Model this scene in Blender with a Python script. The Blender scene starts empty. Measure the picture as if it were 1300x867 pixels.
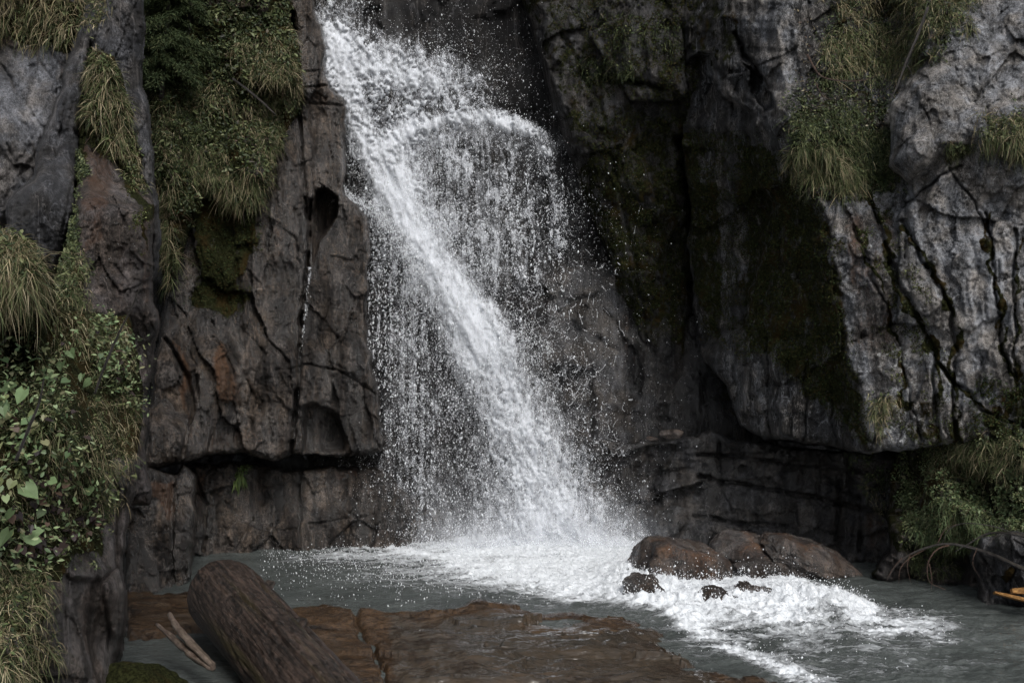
import bpy, math
import numpy as np
from mathutils import Vector

# ---------------------------------------------------------------- camera, sky, sun, exposure
F = 1264.0            # focal length in photograph pixels
CH = 2.2              # camera height above the pool
HV = 480.0            # horizon row
scene = bpy.context.scene
cam_d = bpy.data.cameras.new('camera')
cam = bpy.data.objects.new('camera', cam_d)
scene.collection.objects.link(cam)
cam.location = (0, 0, CH)
cam.rotation_euler = (math.radians(90), 0, 0)
cam_d.sensor_width = 36
cam_d.lens = F / 1300 * 36
cam_d.shift_y = (HV - 433.5) / 1300
cam_d.clip_end = 2000
scene.camera = cam

SUN_EL, SUN_AZ = 46, 158       # azimuth measured clockwise from +Y (the view direction)
world = bpy.data.worlds.new('World'); scene.world = world; world.use_nodes = True
wn = world.node_tree; bg = wn.nodes['Background']
sky = wn.nodes.new('ShaderNodeTexSky'); sky.sky_type = 'NISHITA'; sky.sun_disc = False
sky.sun_elevation = math.radians(SUN_EL); sky.sun_rotation = math.radians(SUN_AZ)
sky.dust_density = 3.0; sky.air_density = 1.0
hs = wn.nodes.new('ShaderNodeHueSaturation'); hs.inputs['Saturation'].default_value = 0.30
wn.links.new(sky.outputs[0], hs.inputs['Color']); wn.links.new(hs.outputs[0], bg.inputs[0])
bg.inputs[1].default_value = 0.11
sl = bpy.data.lights.new('sun', 'SUN'); sl.energy = 1.5; sl.angle = math.radians(25); sl.color = (1.0, 0.97, 0.93)
so = bpy.data.objects.new('sun', sl); scene.collection.objects.link(so)
a_, e_ = math.radians(SUN_AZ), math.radians(SUN_EL)
sdir = Vector((math.sin(a_) * math.cos(e_), math.cos(a_) * math.cos(e_), math.sin(e_)))
so.rotation_euler = sdir.to_track_quat('Z', 'Y').to_euler()
scene.view_settings.view_transform = 'Standard'; scene.view_settings.look = 'None'
scene.view_settings.gamma = 1; scene.view_settings.use_curve_mapping = False
scene.view_settings.exposure = 0.75
scene.render.engine = 'CYCLES'
scene.cycles.max_bounces = 8; scene.cycles.diffuse_bounces = 4; scene.cycles.glossy_bounces = 2
scene.cycles.transparent_max_bounces = 12
scene.cycles.use_denoising = True
scene.cycles.denoising_input_passes = 'RGB_ALBEDO_NORMAL'; scene.cycles.denoising_prefilter = 'ACCURATE'
scene.cycles.sample_clamp_direct = 6; scene.cycles.sample_clamp_indirect = 3

# ---------------------------------------------------------------- helpers
RNG = np.random.default_rng(7)

def W(u, v, Y):
    u = np.asarray(u, float); v = np.asarray(v, float); Y = np.asarray(Y, float)
    return np.stack(np.broadcast_arrays((u - 650) / F * Y, Y, CH - (v - HV) / F * Y), -1)

def _hash(ix, iy, seed):
    h = (ix.astype(np.int64) * 374761393 + iy.astype(np.int64) * 668265263 + seed * 974634777) & 0xFFFFFFFF
    h = ((h ^ (h >> 13)) * 1274126177) & 0xFFFFFFFF
    return (h ^ (h >> 16)) & 0xFFFFFFFF

def noise(x, y, seed=0):
    xi = np.floor(x); yi = np.floor(y); fx = x - xi; fy = y - yi
    xi = xi.astype(np.int64); yi = yi.astype(np.int64)
    sx = fx * fx * fx * (fx * (fx * 6 - 15) + 10); sy = fy * fy * fy * (fy * (fy * 6 - 15) + 10)
    def g(i, j):
        an = _hash(xi + i, yi + j, seed).astype(float) * (2 * np.pi / 4294967296.0)
        return np.cos(an) * (fx - i) + np.sin(an) * (fy - j)
    a = g(0, 0) * (1 - sx) + g(1, 0) * sx
    b = g(0, 1) * (1 - sx) + g(1, 1) * sx
    return (a * (1 - sy) + b * sy) * 1.5

def fbm(x, y, oct=5, seed=0, gain=0.5, lac=2.03):
    r = 0; a = 1.0; s = 0
    for o in range(oct):
        r = r + a * noise(x, y, seed + o * 17); s += a
        a *= gain; x = x * lac + 3.1; y = y * lac + 1.7
    return r / s

def ridged(x, y, oct=4, seed=0, gain=0.55):
    r = 0; a = 1.0; s = 0
    for o in range(oct):
        r = r + a * (1 - np.abs(noise(x, y, seed + o * 31)) * 2); s += a
        a *= gain; x = x * 2.1 + 5.2; y = y * 2.1 + 1.3
    return r / s

def facets(x, y, seed=0, tilt=0.5):
    """piecewise planar relief: every fracture cell has its own height and tilt; also the distance to the cell's border"""
    xi = np.floor(x).astype(np.int64); yi = np.floor(y).astype(np.int64)
    d1 = np.full(x.shape, 9.0); d2 = np.full(x.shape, 9.0); val = np.zeros(x.shape)
    for i in (-1, 0, 1):
        for j in (-1, 0, 1):
            h = _hash(xi + i, yi + j, seed); h2 = _hash(xi + i, yi + j, seed + 99)
            cx = xi + i + (h & 0xFFFF) / 65535.0; cy = yi + j + (h >> 16) / 65535.0
            dx = x - cx; dy = y - cy; d = np.abs(dx) ** 1.5 + np.abs(dy) ** 1.5
            v = ((h2 & 0x3FF) / 511.5 - 1) + tilt * (dx * (((h2 >> 10) & 0x3FF) / 511.5 - 1) + dy * (((h2 >> 20) & 0x3FF) / 511.5 - 1)) * 2
            nb = d < d1
            d2 = np.where(nb, d1, np.minimum(d2, d)); val = np.where(nb, v, val); d1 = np.where(nb, d, d1)
    return val, d2 - d1

def seg_dist(x, y, pts):
    best = np.full(x.shape, 1e9)
    for (ax, ay), (bx, by) in zip(pts[:-1], pts[1:]):
        dx, dy = bx - ax, by - ay; L = dx * dx + dy * dy + 1e-12
        t = np.clip(((x - ax) * dx + (y - ay) * dy) / L, 0, 1)
        best = np.minimum(best, (x - ax - t * dx) ** 2 + (y - ay - t * dy) ** 2)
    return np.sqrt(best)

def inside(x, y, pts):
    c = np.zeros(x.shape, bool); n = len(pts)
    for k in range(n):
        ax, ay = pts[k]; bx, by = pts[(k + 1) % n]
        if ay == by: continue
        c ^= ((ay > y) != (by > y)) & (x < (bx - ax) * (y - ay) / (by - ay) + ax)
    return c

def sdist(x, y, pts):
    d = seg_dist(x, y, list(pts) + [pts[0]])
    return np.where(inside(x, y, pts), d, -d)

def sstep(x, a, b):
    t = np.clip((x - a) / (b - a), 0, 1); return t * t * (3 - 2 * t)

def idw(u, v, ctrl, p=2.0):
    num = 0; den = 0
    for (cu, cv, cy) in ctrl:
        w = 1 / (((u - cu) ** 2 + (v - cv) ** 2) + 400.0) ** (p / 2 + .5)
        num = num + w * cy; den = den + w
    return num / den

def tag(o, label=None, cat=None, group=None, kind=None):
    if label: o['label'] = label
    if cat: o['category'] = cat
    if group: o['group'] = group
    if kind: o['kind'] = kind
    return o

def link_mesh(name, V, Fc, mat, parent=None, attrs=None, smooth=True):
    """V (n,3); Fc a list of (m,k) index arrays"""
    me = bpy.data.meshes.new(name)
    V = np.ascontiguousarray(V, np.float32)
    if not isinstance(Fc, list): Fc = [Fc]
    Fc = [f for f in Fc if len(f)]
    me.vertices.add(len(V)); me.vertices.foreach_set('co', V.ravel())
    loops = np.concatenate([f.ravel() for f in Fc]).astype(np.int32)
    tot = np.concatenate([np.full(len(f), f.shape[1], np.int32) for f in Fc])
    st = np.concatenate([[0], np.cumsum(tot)[:-1]]).astype(np.int32)
    me.loops.add(len(loops)); me.loops.foreach_set('vertex_index', loops)
    me.polygons.add(len(tot)); me.polygons.foreach_set('loop_start', st); me.polygons.foreach_set('loop_total', tot)
    me.polygons.foreach_set('use_smooth', np.full(len(tot), smooth))
    me.update(calc_edges=True)
    for k, a in (attrs or {}).items():
        if a.ndim == 1:
            at = me.attributes.new(k, 'FLOAT', 'POINT'); at.data.foreach_set('value', a.astype(np.float32))
        else:
            at = me.attributes.new(k, 'FLOAT_COLOR', 'POINT')
            c = np.ones((len(V), 4), np.float32); c[:, :a.shape[1]] = a; at.data.foreach_set('color', c.ravel())
    me.materials.append(mat)
    o = bpy.data.objects.new(name, me); scene.collection.objects.link(o)
    if parent: o.parent = parent
    return o

# ---------------------------------------------------------------- materials
class NT:
    def __init__(s, name):
        s.m = bpy.data.materials.new(name); s.m.use_nodes = True; s.t = s.m.node_tree; s.t.nodes.clear()
        s.out = s.t.nodes.new('ShaderNodeOutputMaterial')
    def n(s, typ, ins=None, **kw):
        nd = s.t.nodes.new(typ)
        for k, v in kw.items(): setattr(nd, k, v)
        for k, v in (ins or {}).items():
            if isinstance(v, bpy.types.NodeSocket): s.t.links.new(v, nd.inputs[k])
            else: nd.inputs[k].default_value = v
        return nd
    def math(s, op, a, b=0.0, c=None, clamp=False):
        ins = {0: a, 1: b}
        if c is not None: ins[2] = c
        return s.n('ShaderNodeMath', ins, operation=op, use_clamp=clamp).outputs[0]
    def mix(s, f, a, b, blend='MIX'):
        nd = s.n('ShaderNodeMix', data_type='RGBA', blend_type=blend)
        for i, v in ((0, f), (6, a), (7, b)):
            if isinstance(v, bpy.types.NodeSocket): s.t.links.new(v, nd.inputs[i])
            else: nd.inputs[i].default_value = v if i == 0 else (*v, 1)[:4]
        return nd.outputs[2]
    def mixf(s, f, a, b):
        nd = s.n('ShaderNodeMix', data_type='FLOAT')
        for i, v in ((0, f), (2, a), (3, b)):
            if isinstance(v, bpy.types.NodeSocket): s.t.links.new(v, nd.inputs[i])
            else: nd.inputs[i].default_value = v
        return nd.outputs[0]
    def sm(s, x, a, b):
        return s.n('ShaderNodeMapRange', {0: x, 1: a, 2: b, 3: 0.0, 4: 1.0}, interpolation_type='SMOOTHSTEP').outputs[0]
    def noise(s, vec, scale, detail=6, rough=0.6, dist=0.0):
        return s.n('ShaderNodeTexNoise', {'Vector': vec, 'Scale': scale, 'Detail': detail, 'Roughness': rough, 'Distortion': dist}).outputs[0]

def rock_mat(name, ang=0.0, stretch=6.0, midk=.62, dark=(.014, .0125, .012), light=(.20, .20, .205), rust=(.12, .055, .025),
             moss=(.018, .020, .008), bump=0.045, streak=0.6, horiz=False):
    t = NT(name)
    co = t.n('ShaderNodeTexCoord').outputs['Object']
    rot = (0, math.radians(ang), 0) if not horiz else (0, 0, math.radians(ang))
    mp = t.n('ShaderNodeMapping', {'Vector': co, 'Rotation': rot, 'Scale': (1, 1, 1 / stretch) if not horiz else (1 / stretch, 1, 1)}).outputs[0]
    at = t.n('ShaderNodeAttribute', attribute_name='paint')
    sp = t.n('ShaderNodeSeparateColor', {0: at.outputs['Color']})
    tone, moss_a, rust_a = sp.outputs[0], sp.outputs[1], sp.outputs[2]
    lich = t.n('ShaderNodeAttribute', attribute_name='lich').outputs['Fac']
    wet = t.n('ShaderNodeAttribute', attribute_name='wet').outputs['Fac']
    st = t.noise(mp, 7.0, 9, 0.68, 0.4)          # foliation of the rock
    fine = t.noise(co, 34.0, 7, 0.78)
    speck = t.noise(t.n('ShaderNodeMapping', {'Vector': co, 'Scale': (1, 1, .6)}).outputs[0], 95.0, 4, 0.8)
    big = t.noise(co, 1.7, 5, 0.6)
    pat = t.math('ADD', t.math('MULTIPLY', st, streak), t.math('MULTIPLY', fine, 1 - streak))
    pat = t.math('ADD', pat, t.math('MULTIPLY', t.math('SUBTRACT', speck, .5), .60))  # fine speckle in the tone, its light specks imitating wet glints
    tn = t.math('ADD', tone, t.math('MULTIPLY', t.math('SUBTRACT', pat, 0.5), 3.4))
    tn = t.math('ADD', tn, t.math('MULTIPLY', t.math('SUBTRACT', big, 0.5), 0.45), clamp=True)
    tn = t.math('POWER', tn, 2.1)
    col = t.mix(tn, dark, light)
    mid = t.noise(mp, 2.6, 7, 0.62, 1.2)
    col = t.mix(t.math('MULTIPLY', t.sm(mid, .56, .43), midk), col, [c * 1.3 for c in dark])
    vein = t.sm(t.math('ABSOLUTE', t.math('SUBTRACT', t.noise(mp, 3.4, 5, .6, .8), .5)), .012, .0)
    col = t.mix(t.math('MULTIPLY', vein, .5), col, [c * .8 for c in light])
    # warm tint varying through the stone
    tint = t.mix(t.sm(t.noise(co, 3.3, 4, 0.6), .40, .62), (.98, 1, 1.05), (1.08, .99, .90))
    col = t.mix(1.0, col, tint, 'MULTIPLY')
    rn = t.math('ADD', rust_a, t.math('MULTIPLY', t.math('SUBTRACT', t.math('ADD', t.math('MULTIPLY', t.noise(mp, 4.5, 8, 0.75, 0.6), .6), t.math('MULTIPLY', fine, .4)), 0.5), 3.2))
    rcol = t.mix(fine, [c * .35 for c in rust], rust)
    col = t.mix(t.math('MULTIPLY', t.sm(rn, .45, 1.1), .75), col, rcol)
    ln = t.math('ADD', lich, t.math('MULTIPLY', t.math('SUBTRACT', t.noise(co, 17, 7, 0.75, 0.5), 0.5), 2.6))
    lm = t.math('MULTIPLY', t.sm(ln, .72, .95), t.sm(lich, .02, .2))
    col = t.mix(t.math('MULTIPLY', lm, .8), col, (.46, .47, .47))
    mn = t.math('ADD', moss_a, t.math('MULTIPLY', t.math('SUBTRACT', t.noise(co, 6, 8, 0.72, 0.3), 0.5), 1.5))
    mm = t.math('MULTIPLY', t.sm(mn, .42, .62), t.sm(moss_a, .02, .15))
    mcol = t.mix(t.sm(t.noise(co, 45, 4, 0.7), .35, .7), [c * .4 for c in moss], [c * 1.9 for c in moss])
    mcol = t.mix(t.sm(t.noise(co, 2.6, 3), .5, .65), mcol, (.035, .024, .009))
    col = t.mix(mm, col, mcol)
    patch = t.sm(t.noise(mp, 3.0, 6, .65, .6), .44, .58)
    rough = t.mixf(wet, .72, t.mixf(patch, .12, .50))
    rough = t.math('ADD', rough, t.math('MULTIPLY', t.math('SUBTRACT', fine, .5), .35))
    rough = t.mixf(mm, rough, 1.0)
    h = t.math('ADD', t.math('MULTIPLY', st, 1.0), t.math('MULTIPLY', fine, .8))
    h = t.math('ADD', h, t.math('MULTIPLY', speck, .22))
    h = t.math('ADD', h, t.math('MULTIPLY', mid, .9))
    h = t.math('ADD', h, t.math('MULTIPLY', mm, t.math('MULTIPLY', t.noise(co, 60, 3), .8)))
    b = t.n('ShaderNodeBump', {'Height': h, 'Distance': bump, 'Strength': .9}).outputs[0]
    p = t.n('ShaderNodeBsdfPrincipled', {'Base Color': col, 'Roughness': rough, 'Normal': b,
            'Specular IOR Level': t.mixf(mm, t.mixf(wet, .22, t.mixf(patch, .95, .18)), .05)})
    t.t.links.new(p.outputs[0], t.out.inputs[0])
    return t.m

def foliage_mat(name, rough=.6, trans=.35, spec=.25):
    t = NT(name)
    c = t.n('ShaderNodeAttribute', attribute_name='col').outputs['Color']
    co = t.n('ShaderNodeTexCoord').outputs['Object']
    c = t.mix(1.0, c, t.mix(t.noise(co, 40, 3), (.72, .72, .72), (1.25, 1.25, 1.25)), 'MULTIPLY')
    p = t.n('ShaderNodeBsdfPrincipled', {'Base Color': c, 'Roughness': rough, 'Specular IOR Level': spec})
    tr = t.n('ShaderNodeBsdfTranslucent', {'Color': c})
    mx = t.n('ShaderNodeMixShader', {0: trans, 1: p.outputs[0], 2: tr.outputs[0]})
    t.t.links.new(mx.outputs[0], t.out.inputs[0])
    return t.m

def wood_mat(name, dark, light, rough=.55, ax=(0, 0, 1), scale=8.0):
    t = NT(name)
    g = t.n('ShaderNodeAttribute', attribute_name='grain').outputs['Vector']
    s1 = t.noise(g, scale, 9, .75, .6); s2 = t.noise(t.n('ShaderNodeTexCoord').outputs['Object'], 22, 6, .7)
    f = t.sm(t.math('ADD', t.math('MULTIPLY', s1, .6), t.math('MULTIPLY', s2, .4)), .40, .66)
    col = t.mix(f, dark, light)
    col = t.mix(t.math('MULTIPLY', t.sm(t.noise(g, 2.0, 5, .6), .52, .66), .6), col, (.035, .030, .010))
    b = t.n('ShaderNodeBump', {'Height': t.math('ADD', s1, t.math('MULTIPLY', s2, .4)), 'Distance': .03, 'Strength': .9}).outputs[0]
    p = t.n('ShaderNodeBsdfPrincipled', {'Base Color': col, 'Roughness': t.math('ADD', t.math('MULTIPLY', s2, .5), rough - .4), 'Normal': b})
    t.t.links.new(p.outputs[0], t.out.inputs[0])
    return t.m

def white_water_mat():
    t = NT('falling white water')
    d = t.n('ShaderNodeBsdfDiffuse', {'Color': (.90, .92, .95, 1)})
    tr = t.n('ShaderNodeBsdfTranslucent', {'Color': (.90, .92, .95, 1)})
    mx = t.n('ShaderNodeMixShader', {0: .42, 1: d.outputs[0], 2: tr.outputs[0]})
    gl = t.n('ShaderNodeBsdfGlossy', {'Color': (1, 1, 1, 1), 'Roughness': .3})
    m2 = t.n('ShaderNodeMixShader', {0: .06, 1: mx.outputs[0], 2: gl.outputs[0]})
    t.t.links.new(m2.outputs[0], t.out.inputs[0])
    return t.m

def pool_mat():
    t = NT('turbid pool water')
    co = t.n('ShaderNodeTexCoord').outputs['Object']
    mp = t.n('ShaderNodeMapping', {'Vector': co, 'Scale': (.42, 1.0, 1)}).outputs[0]
    foam = t.n('ShaderNodeAttribute', attribute_name='foam').outputs['Fac']
    n1 = t.noise(mp, 3.2, 9, .66, 1.2)
    rg = t.math('SUBTRACT', 1.0, t.math('MULTIPLY', t.math('ABSOLUTE', t.math('SUBTRACT', n1, .5)), 6.0))
    n2 = t.noise(mp, 16, 6, .7, .8)
    lace = t.math('ADD', t.math('MULTIPLY', rg, .55), t.math('MULTIPLY', t.math('SUBTRACT', n2, .5), 1.15))
    f = t.sm(t.math('ADD', foam, t.math('MULTIPLY', t.math('SUBTRACT', lace, .35), .95)), .34, .95)
    f = t.math('MULTIPLY', f, t.sm(foam, .0, .12))
    wcol = t.mix(t.sm(t.noise(co, .9, 4), .3, .7), (.042, .048, .046), (.074, .083, .080))
    col = t.mix(f, wcol, (.66, .69, .72))
    h = t.math('ADD', t.math('MULTIPLY', t.noise(mp, 9, 6, .6, .6), .6), t.math('MULTIPLY', f, .5))
    h = t.math('ADD', h, t.math('MULTIPLY', n2, .45))
    b = t.n('ShaderNodeBump', {'Height': h, 'Distance': .06, 'Strength': .9}).outputs[0]
    p = t.n('ShaderNodeBsdfPrincipled', {'Base Color': col, 'Roughness': t.mixf(f, .09, .8), 'Normal': b, 'IOR': 1.33})
    t.t.links.new(p.outputs[0], t.out.inputs[0])
    return t.m

# ---------------------------------------------------------------- painting masks in the plane of a rock face
def lay(u, v, paint, base, seed=0):
    """base: dict of start values; paint: (attribute, polygon or polyline, value, feather px, width px or None)"""
    A = {k: np.full(u.shape, float(x)) for k, x in base.items()}
    wu = u + fbm(u / 45, v / 45, 4, seed + 5) * 26; wv = v + fbm(u / 45, v / 45, 4, seed + 55) * 26
    for it in paint:
        k, pts, val, fe = it[:4]
        if len(it) > 4 and it[4]:
            m = sstep(it[4] - seg_dist(wu, wv, pts), -fe, fe)
        else:
            m = sstep(sdist(wu, wv, pts), -fe, fe)
        A[k] = A[k] * (1 - m) + val * m
    return A

MASS = {}
def face(name, poly, depth, step, mat, base, paint=(), cracks=(), dents=(), crackw=1.0, roll=(.25, .5), back=1.2, relief=.12, rscale=.9,
         rang=0.0, rstretch=1.0, edge=.05, foli=.02, fang=0.0, seed=1, fold=.25, kind='structure', box=None, cname=None, crackn=7):
    """a rock mass: relief heightfield over its outline with rounded shoulders and flanks that run back into the hill"""
    us = [p[0] for p in poly]; vs = [p[1] for p in poly]
    u0, u1, v0, v1 = min(us) - 8, max(us) + 8, min(vs) - 8, max(vs) + 8
    gu = np.arange(u0, u1 + step, step); gv = np.arange(v0, v1 + step, step)
    u, v = np.meshgrid(gu, gv)
    Ys = depth(u, v) if callable(depth) else idw(u, v, depth)
    Yr = float(np.mean(Ys)); k = Yr / F
    a = (u - 650) * k; b = CH - (v - HV) * k
    # outline, roughened
    pe = [((p[0]) * k, -(p[1]) * k) for p in poly]
    wx = u * k + fbm(a * 1.6, b * 1.6, 4, seed + 3) * edge * 2; wy = -v * k + fbm(a * 1.6, b * 1.6, 4, seed + 4) * edge * 2
    e = sdist(wx, wy, pe)
    c_, s_ = math.cos(math.radians(rang)), math.sin(math.radians(rang))
    ra = a * c_ + b * s_; rb = (-a * s_ + b * c_) / rstretch
    wr = fbm(a * .8, b * .8, 3, seed + 8) * .22 + fbm(a * 5, b * 5, 3, seed + 18) * .05; wr2 = fbm(a * .8, b * .8, 3, seed + 9) * .22
    f1, g1 = facets(ra / rscale + wr, rb / rscale + wr2, seed, .9)
    f2, g2 = facets(ra / rscale * 2.7 + wr * 1.5, rb / rscale * 2.7 + wr2 * 1.5, seed + 11, .9)
    f3, g3 = facets(ra / rscale * 7.5 + wr * 2.5, rb / rscale * 6 + wr2 * 2, seed + 12, .9)
    D = relief * (f1 * .42 + f2 * .2 + f3 * .08) + relief * .75 * fbm(a / rscale, b / rscale, 7, seed + 20, .56)
    D += relief * .16 * np.exp(-(g1 / .03) ** 2) * sstep(fbm(a * .7, b * .7, 3, seed + 60), -.1, .3)
    D += fold * fbm(a * .55, b * .55, 3, seed + 30) + .012 * ridged(a * 9, b * 9, 4, seed + 33)
    c2, s2 = math.cos(math.radians(fang)), math.sin(math.radians(fang))
    fa = a * c2 + b * s2; fb = (-a * s2 + b * c2)
    warp = fbm(a * .9, b * .9, 3, seed + 41) * .35
    D += foli * 1.6 * ridged((fa + warp) * 6, fb * .7, 4, seed + 40) * -1
    D += foli * .6 * fbm(a * 22, b * 22, 3, seed + 44)
    cn = fbm(a * 3, b * 3, 4, seed + 50) * crackn; cn2 = fbm(a * 3, b * 3, 4, seed + 51) * crackn
    for pts, w, dp in cracks:
        D += dp * .9 * np.exp(-(seg_dist(u + cn, v + cn2, pts) / (w * .62 * crackw)) ** 2) * (.55 + .45 * sstep(cn, -crackn * .2, crackn * .2))
    for pts, dp, fe in dents:
        D += dp * sstep(sdist(u + cn * 1.5, v + cn2 * 1.5, pts), -fe, fe)
    r, rd = roll
    q = np.clip(1 - e / r, 0, 1)
    Y = Ys + D + rd * (1 - np.sqrt(np.maximum(1 - q ** 2, 0)))
    st = step * k
    Y = np.where(e < 0, Y + back * np.clip(-e / (1.0 * st), 0, 1), Y)
    P = np.stack([(u - 650) / F * Y, Y, CH - (v - HV) / F * Y], -1)
    ok = e > -2.2 * st
    idx = np.arange(u.size).reshape(u.shape)
    fm = (ok[:-1, :-1] & ok[1:, :-1] & ok[:-1, 1:] & ok[1:, 1:])
    Q = np.stack([idx[:-1, :-1][fm], idx[1:, :-1][fm], idx[1:, 1:][fm], idx[:-1, 1:][fm]], -1)
    A = lay(u, v, paint, base, seed)
    A['tone'] = A['tone'] - .5 * np.exp(-(g1 / .03) ** 2) * .3
    used = np.zeros(u.size, bool); used[Q.ravel()] = True
    remap = np.cumsum(used) - 1
    V = P.reshape(-1, 3)[used]; Q = remap[Q]
    pa = np.stack([A['tone'], A['moss'], A['rust']], -1).reshape(-1, 3)[used]
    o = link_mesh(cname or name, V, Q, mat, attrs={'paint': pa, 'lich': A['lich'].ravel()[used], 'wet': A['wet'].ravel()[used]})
    if kind: tag(o, kind=kind)
    # normals for scattering
    du = np.gradient(P, axis=1); dv = np.gradient(P, axis=0)
    N = np.cross(dv, du); N /= np.linalg.norm(N, axis=-1, keepdims=True) + 1e-9
    N = np.where((N[..., 1:2] > 0), -N, N)
    MASS[name] = dict(P=P, N=N, u=u, v=v, ok=(e > .01), A=A)
    return o

def sample(name, poly, n, thr=None, nscale=30.0, seed=0, fe=6):
    """n points on a rock mass inside a patch with a ragged border"""
    M = MASS[name]; u, v = M['u'], M['v']
    wu = u + fbm(u / 30, v / 30, 3, seed + 5) * 22; wv = v + fbm(u / 30, v / 30, 3, seed + 6) * 22
    w = sstep(sdist(wu, wv, poly), -fe, fe) * M['ok']
    if thr is not None:
        w = w * sstep(fbm(u / nscale, v / nscale, 4, seed + 7), thr - .12, thr + .12)
    w = w.ravel()
    if w.sum() <= 0: return np.zeros((0, 3)), np.zeros((0, 3))
    i = RNG.choice(w.size, n, p=w / w.sum())
    P = M['P'].reshape(-1, 3)[i]; N = M['N'].reshape(-1, 3)[i]
    st = np.abs(u[0, 1] - u[0, 0]) * P[:, 1] / F
    P = P + np.stack([RNG.uniform(-.5, .5, n) * st, np.zeros(n), RNG.uniform(-.5, .5, n) * st], -1)
    return P, N

# ---------------------------------------------------------------- foliage builders
GREEN = np.array([(.075, .098, .040), (.115, .135, .058), (.048, .066, .030), (.15, .165, .08)])
STRAW = np.array([(.32, .265, .165), (.22, .18, .11), (.38, .33, .22), (.15, .135, .075)])
DARKG = np.array([(.024, .036, .017), (.034, .050, .022), (.046, .060, .026)])
HEART = np.array([(.13, .19, .09), (.17, .23, .11), (.09, .14, .065), (.20, .25, .13), (.15, .15, .08)])
DEAD = np.array([(.035, .025, .025), (.05, .035, .032), (.02, .015, .016), (.09, .06, .045)])
MOSSC = np.array([(.024, .028, .010), (.038, .041, .013), (.016, .019, .008), (.040, .031, .014)])

def colours(pal, n, mixw=None, pal2=None):
    c = pal[RNG.integers(0, len(pal), n)]
    if pal2 is not None:
        c2 = pal2[RNG.integers(0, len(pal2), n)]
        c = np.where((RNG.random(n) < mixw)[:, None], c2, c)
    return c * RNG.uniform(.75, 1.5, (n, 1))

def blades(P, N, ln, wd, droop=.9, up=.3, spread=.5, K=4, lean=(0, 0, 0)):
    """grass blades: strips that leave the face and bend down"""
    n = len(P)
    d = N * .8 + np.array([0, 0, up]) + RNG.normal(0, spread, (n, 3)) + np.array(lean)
    d /= np.linalg.norm(d, axis=1, keepdims=True)
    L = ln * RNG.uniform(.45, 1.15, (n, 1)); w = wd * RNG.uniform(.6, 1.3, (n, 1))
    side = np.cross(d, np.array([0, 0, 1.0]) + RNG.normal(0, .5, (n, 3))); side /= np.linalg.norm(side, axis=1, keepdims=True) + 1e-9
    dr = droop * RNG.uniform(.5, 1.3, (n, 1)); sw = RNG.normal(0, .22, (n, 3)); sw[:, 2] = 0
    V = np.zeros((n, 2 * (K + 1), 3))
    for k in range(K + 1):
        t = k / K
        c = P + d * L * (t - .35 * t * t * dr) + np.array([0, 0, -1.0]) * L * dr * t * t + sw * L * t * t
        ww = side * w * (1 - t) ** .6
        V[:, 2 * k] = c - ww; V[:, 2 * k + 1] = c + ww
    base = (np.arange(n) * 2 * (K + 1))[:, None]
    fs = [base + np.array([[2 * k, 2 * k + 1, 2 * k + 3, 2 * k + 2]]) for k in range(K)]
    return V.reshape(-1, 3), np.concatenate(fs), 2 * (K + 1)

def rot_basis(N):
    r = RNG.normal(0, 1, N.shape); X = np.cross(N, r); X /= np.linalg.norm(X, axis=1, keepdims=True) + 1e-9
    return X, np.cross(N, X)

LEAF = {'heart': np.array([(0, -.25, 0), (.30, -.50, .05), (.55, -.15, .10), (.42, .25, .08), (0, .75, -.06), (-.42, .25, .08), (-.55, -.15, .10), (-.30, -.50, .05)]),
        'oval': np.array([(0, -.5, 0), (.22, -.2, .05), (.24, .12, .05), (0, .6, -.04), (-.24, .12, .05), (-.22, -.2, .05)]),
        'tri': np.array([(0, -.5, 0), (.34, .2, .05), (-.05, .5, 0), (-.3, .1, .06)])}
def leaves(P, N, size, kind='oval', tilt=.5, up=.2):
    T = LEAF[kind]; n = len(P); m = len(T)
    Z = N + RNG.normal(0, tilt, (n, 3)) + np.array([0, 0, up]); Z /= np.linalg.norm(Z, axis=1, keepdims=True)
    if kind == 'heart':       # tips hang down
        Yv = np.array([0, 0, -1.0]) + RNG.normal(0, .55, (n, 3)); X = np.cross(Yv, Z); X /= np.linalg.norm(X, axis=1, keepdims=True) + 1e-9
        Yv = np.cross(Z, X)
    else: X, Yv = rot_basis(Z)
    s = size * RNG.uniform(.55, 1.3, (n, 1, 1)); s2 = s * RNG.uniform(.75, 1.05, (n, 1, 1))
    V = P[:, None] + s2 * T[None, :, 0:1] * X[:, None] + s * T[None, :, 1:2] * Yv[:, None] + s * RNG.uniform(-.4, 1.6, (n, 1, 1)) * T[None, :, 2:3] * Z[:, None]
    ctr = P + Z * (size * -.02)
    V = np.concatenate([V, ctr[:, None]], 1)
    base = (np.arange(n) * (m + 1))[:, None]
    fs = np.concatenate([base + np.array([[k, (k + 1) % m, m]]) for k in range(m)])
    return V.reshape(-1, 3), fs, m + 1

class Bush:
    def __init__(s): s.V = []; s.F = []; s.C = []; s.n = 0
    def add(s, r, col):
        V, f, per = r
        if len(V) == 0: return s
        s.V.append(V); s.F.append(f + s.n); s.n += len(V); s.C.append(np.repeat(col, per, 0))
        return s
    def build(s, name, mat, parent=None):
        return link_mesh(name, np.concatenate(s.V), s.F, mat, parent, {'col': np.concatenate(s.C)}, smooth=False)

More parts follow.
